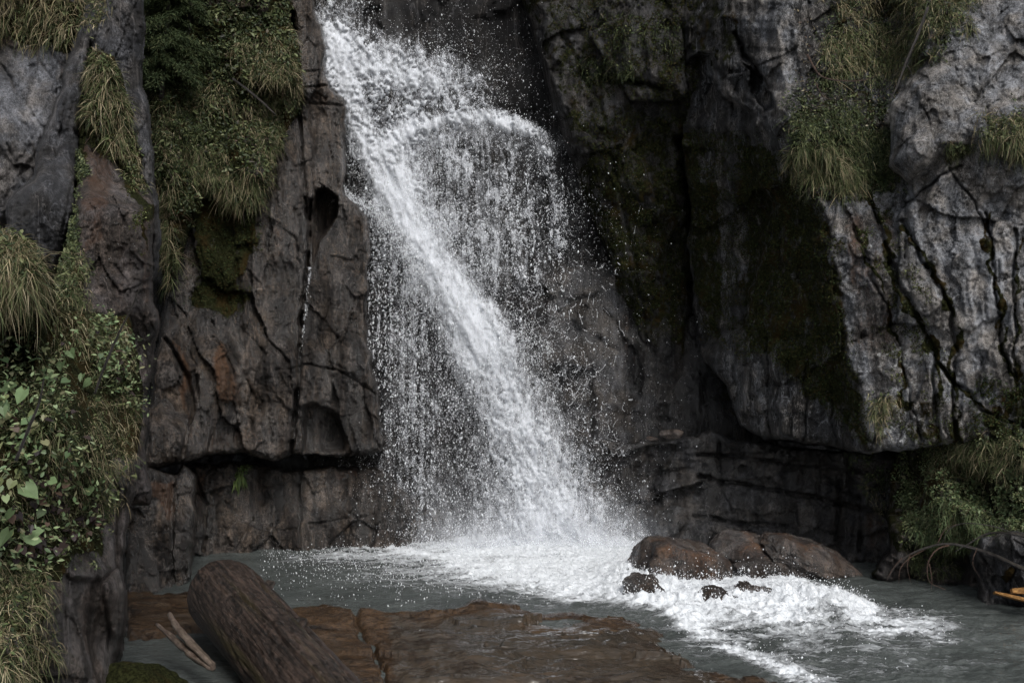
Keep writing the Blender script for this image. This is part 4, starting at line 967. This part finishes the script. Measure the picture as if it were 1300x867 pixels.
for pts, rad, lab in (([(199, 792, 7.6), (222, 812, 7.4), (246, 832, 7.2), (270, 848, 7.0)], [.012, .024, .030, .026], 'lower of two pale forked sticks wedged beside the log'),
                      ([(215, 779, 7.55), (226, 798, 7.4), (246, 820, 7.2), (270, 844, 7.0)], [.018, .026, .028, .022], 'upper of two pale forked sticks wedged beside the log')):
    tag(tube_obj('broken_stick', bez([W(*p) for p in pts], 16), np.interp(np.linspace(0, 3, 16), range(4), rad), M_pale, sides=9, rough=.5), lab, 'stick')

def branch(name, main, rads, twigs, label, cat, mat, tmat=None):
    n = 24; o = tube_obj(name, bez([W(*p) for p in main], n), np.interp(np.linspace(0, len(main) - 1, n), range(len(main)), rads), mat, sides=8, rough=.35)
    tag(o, label, cat)
    for tw, r in twigs:
        m = 14; tube_obj('twig', bez([W(*p) for p in tw], m), np.linspace(r, r * .3, m), tmat or mat, o, 6, 3, .3)
    return o
branch('bare_branch', [(1340, 735, 9.0), (1300, 722, 9.2), (1255, 702, 9.5), (1205, 690, 9.7), (1165, 699, 9.8), (1140, 715, 9.8), (1125, 738, 9.8)], [.024, .021, .016, .012, .009, .006, .003],
       [([(1212, 690, 9.7), (1190, 697, 9.7), (1178, 715, 9.7), (1180, 738, 9.7), (1200, 748, 9.6)], .010),
        ([(1175, 697, 9.8), (1155, 708, 9.8), (1143, 722, 9.8), (1141, 740, 9.8)], .007), ([(1155, 704, 9.8), (1152, 720, 9.8), (1157, 742, 9.8)], .005),
        ([(1180, 716, 9.7), (1183, 735, 9.7), (1182, 750, 9.7)], .006), ([(1145, 708, 9.8), (1133, 722, 9.8), (1126, 735, 9.8)], .004),
        ([(1190, 690, 9.7), (1200, 672, 9.7), (1215, 665, 9.7)], .006), ([(1240, 696, 9.55), (1235, 715, 9.5), (1245, 735, 9.5)], .005)],
       'bare curved branch with reddish twigs hanging over the stream at right', 'branch', M_dtwig, M_twig)
branch('bare_branch', [(1330, 690, 9.1), (1290, 678, 9.2), (1255, 677, 9.4), (1230, 690, 9.5), (1212, 700, 9.6)], [.016, .013, .010, .007, .004],
       [([(1290, 678, 9.2), (1262, 668, 9.3), (1225, 664, 9.4), (1205, 672, 9.5), (1196, 690, 9.5)], .007), ([(1270, 676, 9.3), (1255, 690, 9.3), (1250, 705, 9.3)], .004)],
       'thin dark arching branch above the reddish one on the right bank', 'branch', M_dtwig)
branch('dead_stem', [(1178, 10, 9.9), (1165, 45, 9.9), (1150, 80, 9.9), (1138, 112, 9.9), (1128, 130, 9.9)], [.016, .013, .011, .008, .005], [([(1150, 80, 9.9), (1158, 96, 9.9), (1156, 110, 9.9)], .005)],
       'thin dark dead stem leaning across the grass at upper right', 'stem', M_dtwig)
branch('dead_stem', [(1025, 70, 10.2), (1040, 95, 10.0), (1060, 102, 9.9), (1090, 103, 9.9), (1110, 98, 9.9)], [.010, .008, .007, .006, .003], [([(1035, 105, 10.0), (1045, 122, 9.9), (1062, 130, 9.9)], .005)],
       'curled grey root hanging under the upper grass ledge at right', 'root', M_twig)
branch('dead_stem', [(295, 100, 11.5), (315, 115, 11.4), (335, 132, 11.4), (350, 146, 11.4)], [.012, .014, .013, .008], [], 'dark stick lying across the grassy slope left of the fall', 'stick', M_dtwig)
branch('dead_stem', [(20, 585, 3.9), (38, 540, 3.95), (50, 510, 4.0), (56, 480, 4.0)], [.006, .006, .004, .002], [([(38, 540, 3.95), (28, 520, 3.9)], .002)], 'thin black stalk standing among the heart shaped leaves at left', 'stalk', M_dtwig)
branch('dead_stem', [(120, 500, 4.9), (134, 462, 4.9), (150, 425, 4.9), (165, 395, 4.9), (180, 360, 4.9)], [.006, .006, .005, .004, .002], [([(134, 462, 4.9), (142, 440, 4.9), (138, 425, 4.9)], .004)], 'dark withered stalk rising in front of the rough rock at left', 'stalk', M_dtwig)
# splintered orange wood by the right edge
def shard(name, p0, p1, w0, w1, th, parent=None):
    p0, p1 = np.array(p0), np.array(p1); n = 10; t = np.linspace(0, 1, n)[:, None]; c = p0 + (p1 - p0) * t
    wd = (w0 + (w1 - w0) * t) * (1 + .25 * noise(t * 5, t * 0 + w1 * 50, 3)); upv = np.array([0, .35, .9]); sd = np.array([.1, .9, -.35]) * th
    V = np.stack([c - upv * wd - sd, c + upv * wd - sd, c + upv * wd + sd, c - upv * wd + sd], 1).reshape(-1, 3)
    q = [[4 * k + a, 4 * k + (a + 1) % 4, 4 * k + 4 + (a + 1) % 4, 4 * k + 4 + a] for k in range(n - 1) for a in range(4)] + [[3, 2, 1, 0], [4 * n - 4, 4 * n - 3, 4 * n - 2, 4 * n - 1]]
    return link_mesh(name, V, np.array(q), M_orange, parent, {'grain': np.repeat(np.concatenate([t * 0, t * 0, t], 1), 4, 0) + np.tile(np.array([[0, 0, 0], [.6, 0, 0], [.6, .3, 0], [0, .3, 0]]), (n, 1))}, smooth=False)
pl = tag(shard('splintered_wood', W(1262, 752, 9.4), W(1345, 772, 9.0), .010, .030, .03), 'freshly splintered orange wood lying at the waterline at the right edge', 'wood')
shard('splinter', W(1284, 750, 9.3), W(1345, 750, 9.1), .022, .045, .03, pl)

# ---------------------------------------------------------------- vegetation
M_grass = foliage_mat('grass blades'); M_leaf = foliage_mat('leaves', .5, .3, .35); M_needle = foliage_mat('needles', .7, .15, .15); M_mosst = foliage_mat('moss cushions', .95, .1, .05)
S2 = np.concatenate([STRAW, DEAD, STRAW * .6])
def tussock(mass, poly, n, ln, wd, pal, mixw, pal2, label, droop=1.0, up=.25, spread=.45, seed=0, leafy=0, cat='grass', group='grass tussocks hanging on the rock'):
    P, N = sample(mass, poly, n, -.12 if n > 300 else None, 12, seed, 7)
    # roots gather in clumps
    b = Bush().add(blades(P, N, ln, wd, droop, up, spread), colours(pal, n, mixw, pal2))
    m = int(n * .25); P2, N2 = sample(mass, poly, m, None, 30, seed + 1, 5)
    b.add(blades(P2, N2, ln * .5, wd * 1.5, .5, .2, .8, 3), colours(DARKG, m))
    q = max(n // 9, 12); P4, N4 = sample(mass, poly, q, -.05 if n > 300 else None, 9, seed + 9, 9); b.add(blades(P4, N4, ln * 1.25, wd * .8, .45, .35, 1.3), colours(S2, q))
    if leafy:
        P3, N3 = sample(mass, poly, leafy, None, 30, seed + 2, 5); b.add(leaves(P3 + N3 * .05, N3, .035, 'oval', .7), colours(GREEN, leafy, .3, DARKG))
    return tag(b.build('grass_tussock', M_grass), label, cat, group)
S, G_ = STRAW, GREEN
tl = [
 ('greyrock', [(-30, -30), (118, -30), (108, 30), (70, 62), (-30, 40)], 1500, .26, .0045, S, .45, G_, 'straw coloured grass crowning the grey rock in the top left corner'),
 ('slab', [(112, -10), (135, -10), (120, 40), (100, 40)], 250, .16, .004, S, .5, G_, 'wisp of dry grass on top of the dark leaning slab'),
 ('rib', [(112, 60), (140, 70), (160, 120), (172, 175), (150, 185), (108, 150)], 1500, .24, .0042, S, .55, G_, 'yellow green tuft on the tip of the rusty rib between dark slabs'),
 ('rib', [(150, 170), (178, 200), (180, 240), (160, 230)], 350, .15, .004, S, .4, G_, 'small dry tuft just under the yellow green one on the rib'),
 ('slope', [(186, 60), (208, 80), (226, 190), (214, 240), (196, 190)], 1400, .28, .0045, G_, .35, S, 'upright strip of green grass right of the dark slab, upper part'),
 ('slope', [(196, 230), (218, 240), (222, 330), (214, 372), (200, 330)], 900, .36, .0045, G_, .4, S, 'long narrow fringe of grass hanging beside the dark slab, lower part'),
 ('slope', [(295, 50), (372, 45), (376, 100), (330, 95), (300, 80)], 1500, .26, .005, S, .55, G_, 'pale dry tussock high on the slope beside the pillar'),
 ('slope', [(318, 85), (378, 80), (378, 128), (350, 140), (320, 120)], 1300, .26, .005, S, .45, G_, 'brownish tussock right against the pillar left of the fall'),
 ('slope', [(240, 95), (300, 100), (300, 140), (250, 145)], 1000, .25, .005, G_, .45, S, 'grass tussock in the middle of the slope below the dark conifer'),
 ('slope', [(300, 130), (360, 140), (350, 175), (310, 170)], 700, .24, .005, S, .4, G_, 'ragged dry tussock below the dark stick on the slope'),
 ('slope', [(325, 165), (358, 165), (352, 215), (330, 215)], 700, .26, .005, G_, .35, S, 'drooping green tuft at the right foot of the slope'),
 ('slope', [(222, 185), (290, 195), (300, 230), (240, 235)], 1400, .28, .005, G_, .35, S, 'green tussock above the dark mossy hollow'),
 ('slope', [(280, 215), (340, 225), (340, 262), (290, 258)], 1200, .28, .005, G_, .45, S, 'long haired tussock overhanging the dark mossy hollow'),
 ('slope', [(225, 130), (262, 150), (262, 190), (228, 180)], 700, .24, .005, G_, .3, DARKG, 'dark green clump left of centre on the slope'),
 ('bank', [(-40, 262), (50, 290), (68, 345), (60, 380), (-40, 385)], 2600, .26, .0032, S, .5, G_, 'big mop of straw and green grass on the ledge at the left edge'),
 ('bank', [(-20, 440), (110, 420), (175, 470), (150, 580), (40, 700), (-20, 640)], 2600, .13, .0024, G_, .4, S, 'loose mixed grass growing through the heart shaped leaves on the near bank'),
 ('bank', [(70, 385), (140, 395), (150, 440), (80, 450)], 1000, .16, .0026, G_, .4, S, 'soft green tuft behind the heart shaped leaves'),
 ('bank', [(135, 410), (178, 430), (180, 470), (140, 460)], 600, .13, .0022, S, .35, G_, 'dry yellow tuft against the rough rock above the leafy plants'),
 ('bank', [(105, 500), (185, 505), (172, 590), (115, 600)], 2400, .14, .0024, G_, .55, S, 'yellowing tuft at the right rim of the near bank'),
 ('bank', [(60, 560), (160, 580), (150, 640), (80, 700)], 1200, .12, .0024, G_, .4, S, 'mixed green grass above the bare corner of the near bank'),
 ('bank', [(-40, 700), (56, 720), (62, 800), (52, 900), (-40, 900)], 4200, .20, .0030, S, .55, G_, 'straw coloured grass curtain in the bottom left corner'),
 ('rib', [(72, 300), (104, 320), (110, 400), (66, 410)], 1100, .18, .003, G_, .3, S, 'fine green grass at the foot of the rusty rib'),
 ('right', [(1040, 40), (1130, 30), (1195, 60), (1180, 92), (1050, 100)], 2400, .28, .0042, G_, .35, S, 'long grass ledge overhanging the root at upper right'),
 ('right', [(1120, -20), (1235, -20), (1235, 40), (1150, 45)], 1800, .24, .0042, G_, .4, S, 'mossy grass on the very top of the right cliff'),
 ('right', [(1045, -30), (1130, -30), (1110, 20), (1060, 20)], 900, .26, .0042, S, .3, DARKG, 'greyish dry grass hanging from the top edge at right'),
 ('right', [(1005, 145), (1080, 130), (1110, 175), (1010, 200)], 1300, .24, .0042, G_, .3, DARKG, 'dark grassy clump below the curled root'),
 ('right', [(1005, 190), (1080, 180), (1090, 235), (1020, 240)], 2000, .30, .0042, G_, .3, S, 'thick green tussock hanging over the mossy flank'),
 ('right', [(1075, 180), (1140, 160), (1140, 230), (1085, 240)], 1500, .27, .0042, DARKG, .4, G_, 'dark matted tussock beside the lichened grey face'),
 ('headrock', [(1240, 150), (1330, 140), (1330, 200), (1245, 205)], 1900, .24, .0042, G_, .3, S, 'round green tussock on the grey face at the right edge'),
 ('headrock', [(1200, 185), (1245, 185), (1250, 212), (1205, 212)], 700, .14, .004, MOSSC, .3, G_, 'brownish mossy cushion left of the round green tussock'),
 ('right', [(1105, 500), (1135, 500), (1130, 535), (1112, 560)], 450, .20, .004, S, .5, G_, 'small pale tuft dangling at the lower edge of the buttress'),
 ('mosswall', [(740, 75), (800, 85), (800, 110), (745, 105)], 500, .20, .004, G_, .5, DARKG, 'faint grey green tuft on the dark wall right of the fall'),
 ('mosswall', [(750, 20), (870, 30), (860, 60), (770, 60)], 500, .16, .004, G_, .5, DARKG, 'thin dim grass along the top of the dark wall'),
 ('courses', [(1098, 610), (1118, 610), (1130, 650), (1110, 660)], 160, .17, .0035, S, .4, G_, 'yellowish wisp growing from a joint of the dark rock courses'),
 ('rbank', [(1150, 620), (1230, 635), (1300, 670), (1300, 690), (1180, 690), (1150, 660)], 4800, .16, .0036, HEART, .3, G_, 'bright green grassy shelf on the right bank'),
 ('rbank', [(1180, 560), (1300, 555), (1300, 600), (1190, 605)], 2000, .24, .0036, G_, .4, S, 'mixed grass hanging below the lichened face at lower right'),
 ('rbank', [(1160, 690), (1215, 695), (1215, 725), (1165, 722)], 900, .14, .0032, G_, .2, DARKG, 'lowest green tuft near the water under the bare branch'),
 ('blocks', [(300, 592), (312, 592), (318, 620), (304, 620)], 10, .02, .003, G_, .2, DARKG, ''),
]
for k, (ms, poly, n, ln, wd, p1, mx, p2, lab) in enumerate(tl):
    if lab: tussock(ms, poly, int(n * 1.35), ln * .66, wd * .8, p1, mx, p2, lab, seed=500 + k * 3, leafy=n // 6, spread=.8, droop=.8)

def cover(name, items, mat, label=None):
    b = Bush()
    for ms, poly, n, size, kind, pal, mx, pal2, thr in items:
        P, N = sample(ms, poly, n, thr, 24, 700 + len(b.V), 8)
        b.add(leaves(P + N * size * RNG.uniform(.1, 1.4, (n, 1)), N, size, kind, .75, .25), colours(pal, n, mx, pal2))
    return tag(b.build(name, mat), kind='stuff')
SL = [(176, -30), (372, -30), (378, 130), (350, 190), (335, 262), (262, 262), (235, 290), (215, 260), (190, 100)]
cover('leafy_undergrowth', [
    ('slope', SL, 15000, .040, 'oval', DARKG, .35, G_, -.25), ('slope', SL, 4000, .06, 'oval', G_, .3, MOSSC, .05),
    ('rib', [(78, 190), (104, 200), (98, 330), (70, 420), (60, 330)], 3500, .022, 'oval', G_, .3, DARKG, None),
    ('right', [(1000, 100), (1140, 100), (1145, 250), (1010, 260)], 4000, .030, 'oval', DARKG, .3, G_, -.2),
    ('right', [(1040, -30), (1240, -30), (1200, 90), (1040, 110)], 3000, .030, 'oval', DARKG, .3, G_, -.1),
    ('rbank', [(1140, 560), (1320, 545), (1320, 700), (1150, 690)], 14000, .026, 'oval', G_, .35, DARKG, -.25),
    ('rbank', [(1140, 600), (1320, 600), (1320, 670), (1150, 660)], 4000, .034, 'oval', HEART, .4, G_, -.1),
    ('headrock', [(1225, 60), (1320, 60), (1320, 150), (1280, 110)], 500, .03, 'oval', DARKG, .3, G_, .0),
    ('courses', [(1060, 565), (1150, 565), (1150, 640), (1100, 625)], 1500, .022, 'oval', DARKG, .3, G_, .0),
    ('bank', [(60, 540), (165, 570), (150, 640), (120, 720), (60, 720), (-40, 720), (-40, 560)], 5000, .018, 'oval', G_, .35, DARKG, None),
    ('bank', [(-40, 380), (180, 400), (185, 560), (120, 620), (-40, 620)], 6000, .020, 'oval', G_, .35, DARKG, None)], M_leaf)
mossy = [('right', [(865, 150), (1000, 190), (1060, 300), (1066, 400), (1112, 575), (985, 460), (900, 430), (870, 330)], 26000, .022, 'tri', MOSSC, .2, DARKG, -.15),
         ('right', [(1080, 260), (1130, 250), (1200, 440), (1215, 575), (1150, 575)], 3500, .018, 'tri', MOSSC, .3, G_, .12),
         ('right', [(1230, 480), (1320, 480), (1320, 575), (1230, 570)], 3000, .022, 'tri', MOSSC, .4, DARKG, .0),
         ('mosswall', [(700, 0), (900, -20), (880, 420), (800, 420), (740, 180)], 24000, .022, 'tri', MOSSC, .2, DARKG, -.05),
         ('pillar', [(228, 180), (345, 175), (330, 290), (300, 400), (240, 390), (250, 280)], 7000, .020, 'tri', MOSSC, .3, DARKG, -.1),
         ('rib', [(100, 60), (170, 60), (190, 200), (190, 330), (170, 240), (130, 180)], 5000, .016, 'tri', MOSSC, .3, G_, -.1),
         ('slope', SL, 9000, .028, 'tri', MOSSC, .3, DARKG, -.05)]
cover('moss', mossy, M_mosst)
cover('dead_leaves', [('slope', SL, 1500, .035, 'tri', DEAD, .5, STRAW * .6, .0), ('bank', [(-40, 380), (180, 420), (180, 560), (120, 700), (-40, 720)], 900, .022, 'oval', DEAD, .4, STRAW * .6, .0), ('right', [(1010, 20), (1200, 20), (1140, 250), (1010, 250)], 900, .03, 'tri', DEAD, .5, STRAW * .6, .0), ('rbank', [(1140, 560), (1300, 560), (1300, 690), (1150, 690)], 700, .022, 'oval', DEAD, .5, STRAW * .6, .0)], M_leaf)
# green fern like sprig on the undercut blocks
P, N = sample('blocks', [(302, 594), (314, 594), (320, 618), (306, 620)], 260, None)
P = P[(P[:, 2] > 0)]; n = len(P)
b = Bush().add(blades(P, N[:n], .10, .010, 1.2, .1, .6, 3), colours(np.array([(.10, .16, .05), (.14, .19, .06)]), n)); tag(b.build('fern_sprig', M_leaf), 'bright green fern sprig growing from the gap in the dark rock left of the fall', 'fern')
# moss pad between bank and log
P, N = sample('bank', [(118, 800), (150, 790), (145, 860), (110, 880)], 2500, None)
gxx = RNG.normal(W(178, 850, 6.2)[0], .14, 9000); gyy = RNG.normal(6.15, .22, 9000); gzz = -.10 + .05 * fbm(gxx * 5, gyy * 5, 3, 80) - ((gxx - W(178, 850, 6.2)[0]) ** 2 + (gyy - 6.15) ** 2) * .9
Pm = np.stack([gxx, gyy, gzz + .02], -1)
b = Bush().add(leaves(Pm, np.tile([0, -.3, 1.0], (9000, 1)), .022, 'tri', .6), colours(np.array([(.10, .11, .02), (.13, .14, .03), (.07, .08, .02)]), 9000))
tag(b.build('moss_pad', M_mosst), 'yellow green moss pad on the ground between the near bank and the log', 'moss')

# leafy plants of the near bank
LB = [(-60, 400), (110, 392), (175, 440), (178, 560), (130, 600), (100, 690), (60, 720), (-60, 720)]
b = Bush()
for poly, n, sz, pal in ((LB, 2400, .028, HEART), ([(-40, 470), (110, 400), (140, 480), (120, 560), (-40, 640)], 260, .034, HEART), ([(130, 430), (180, 450), (176, 520), (130, 500)], 160, .026, HEART)):
    P, N = sample('bank', poly, n, -.15, 24, 900 + n); off = RNG.uniform(.02, .16, (n, 1))
    b.add(leaves(P + N * off, N * .6 + np.array([0, -.5, .45]), sz, 'heart' if sz > .03 else 'oval', .45), colours(pal, n, .30, G_))
    b.add(blades(P, N, .14, .0012, .2, .5, .3, 3), colours(G_, n))
tag(b.build('leafy_plants', M_leaf), kind='stuff')
b = Bush(); P, N = sample('bank', [(20, 600), (100, 590), (120, 680), (50, 720), (0, 680)], 260, None, 24, 930)
b.add(leaves(P + N * RNG.uniform(.01, .10, (260, 1)), N * .6 + np.array([0, -.4, .3]), .036, 'heart', .8), colours(DEAD, 260))
P, N = sample('bank', LB, 200, None, 24, 931); b.add(leaves(P + N * .08, N, .035, 'heart', .6), colours(DEAD, 200))
tag(b.build('withered_leaves', M_leaf), kind='stuff')
def big_plant(uvs, label):
    root = bpy.data.objects.new('broad_leaf_plant', None); scene.collection.objects.link(root)
    tag(root, label, 'plant', 'broad leaved plants on the near bank'); base = None
    for (u_, v_, sz) in uvs:
        M = MASS['bank']; j = np.argmin((M['u'] - u_) ** 2 + (M['v'] - v_) ** 2); q = M['P'].reshape(-1, 3)[j] + np.array([0, 0, -.05])
        if base is None: base = q; root.location = q
        p = W(u_, v_, q[1] - .17)[None]; b = Bush()
        b.add(leaves(p - base, np.array([[RNG.normal(0, .2), -.9, .45]]), sz, 'heart', .12), colours(HEART[:1] * .85, 1))
        st = np.linspace(0, 1, 5)[:, None]; e_ = (p[0] - base) + np.array([0, .004, 0]); L = (q - base) + (e_ - (q - base)) * st; w_ = np.array([.0016, 0, 0])
        V = np.stack([L - w_, L + w_], 1).reshape(-1, 3); f = np.array([[2 * k, 2 * k + 1, 2 * k + 3, 2 * k + 2] for k in range(4)])
        b.add((V, f, 10), colours(GREEN, 1))
        b.build('leaf', M_leaf, root)
big_plant([(78, 463, .085), (104, 478, .075), (112, 486, .07), (66, 478, .05), (90, 448, .05)], 'plant with the largest pale heart leaves, halfway up the near bank')
big_plant([(10, 490, .08), (28, 500, .06), (4, 520, .06), (40, 530, .05)], 'plant with broad leaves cut by the left edge of the photo')
big_plant([(36, 622, .085), (66, 610, .08), (12, 652, .055), (52, 650, .05)], 'plant with two round veined leaves above the withered leaves')
big_plant([(42, 680, .09), (8, 680, .08), (112, 622, .055), (108, 645, .04)], 'lowest broad leaved plant beside the withered leaves')

# dark conifers
def conifer(base, top, spread, nb, label, seed, facing=(0, -.6, -.4)):
    g = np.random.default_rng(seed); base = np.array(base); top = np.array(top); H = np.linalg.norm(top - base)
    root = bpy.data.objects.new('conifer', None); scene.collection.objects.link(root); root.location = base; tag(root, label, 'conifer', 'dark conifers at the top of the cliff')
    tn = tube_obj('trunk', bez([base, (base + top) / 2 + (0.03, 0, 0), top], 12) - base, np.linspace(.028, .01, 12), M_dtwig, root, 8, seed, .2)
    b = Bush()
    for k in range(nb):
        t = g.uniform(.05, 1); p0 = base + (top - base) * t; az = g.uniform(0, 6.28); L = spread * (1.05 - .7 * t) * g.uniform(.6, 1.1)
        d = np.array([math.cos(az), math.sin(az), -.15]); pts = p0[None] + d[None] * L * np.linspace(.05, 1, 16)[:, None] + np.array([0, 0, -.45])[None] * L * (np.linspace(0, 1, 16)[:, None] ** 2)
        m = 26; Pn = np.repeat(pts, m, 0) + g.normal(0, .02, (16 * m, 3)); sd = np.cross(d, (0, 0, 1)); side = g.uniform(-1, 1, (16 * m, 1)) * (1 - np.repeat(np.linspace(0, 1, 16), m)[:, None] * .7) * L * .35
        Pn = Pn + side * sd + d * np.abs(side) * .5 - np.array([0, 0, .3]) * np.abs(side)
        dirs = np.tile(d, (len(Pn), 1)) + sd * np.sign(side) * .8
        b.add(blades(Pn - base, dirs, .07, .0055, .4, -.1, .35, 1), colours(DARKG, len(Pn), .2, GREEN * .6))
    b.build('crown', M_needle, root)
conifer(W(205, 125, 11.7), W(222, -190, 12.0), .60, 120, 'dark drooping conifer left of the slope grass at the top edge', 3)
conifer(W(238, 70, 12.0), W(244, -190, 12.2), .5, 80, 'smaller dark conifer behind the drooping one at top left', 4)
conifer(W(1285, 95, 10.9), W(1292, -170, 11.0), .6, 90, 'black green conifer in the top right corner behind the grey head', 5)
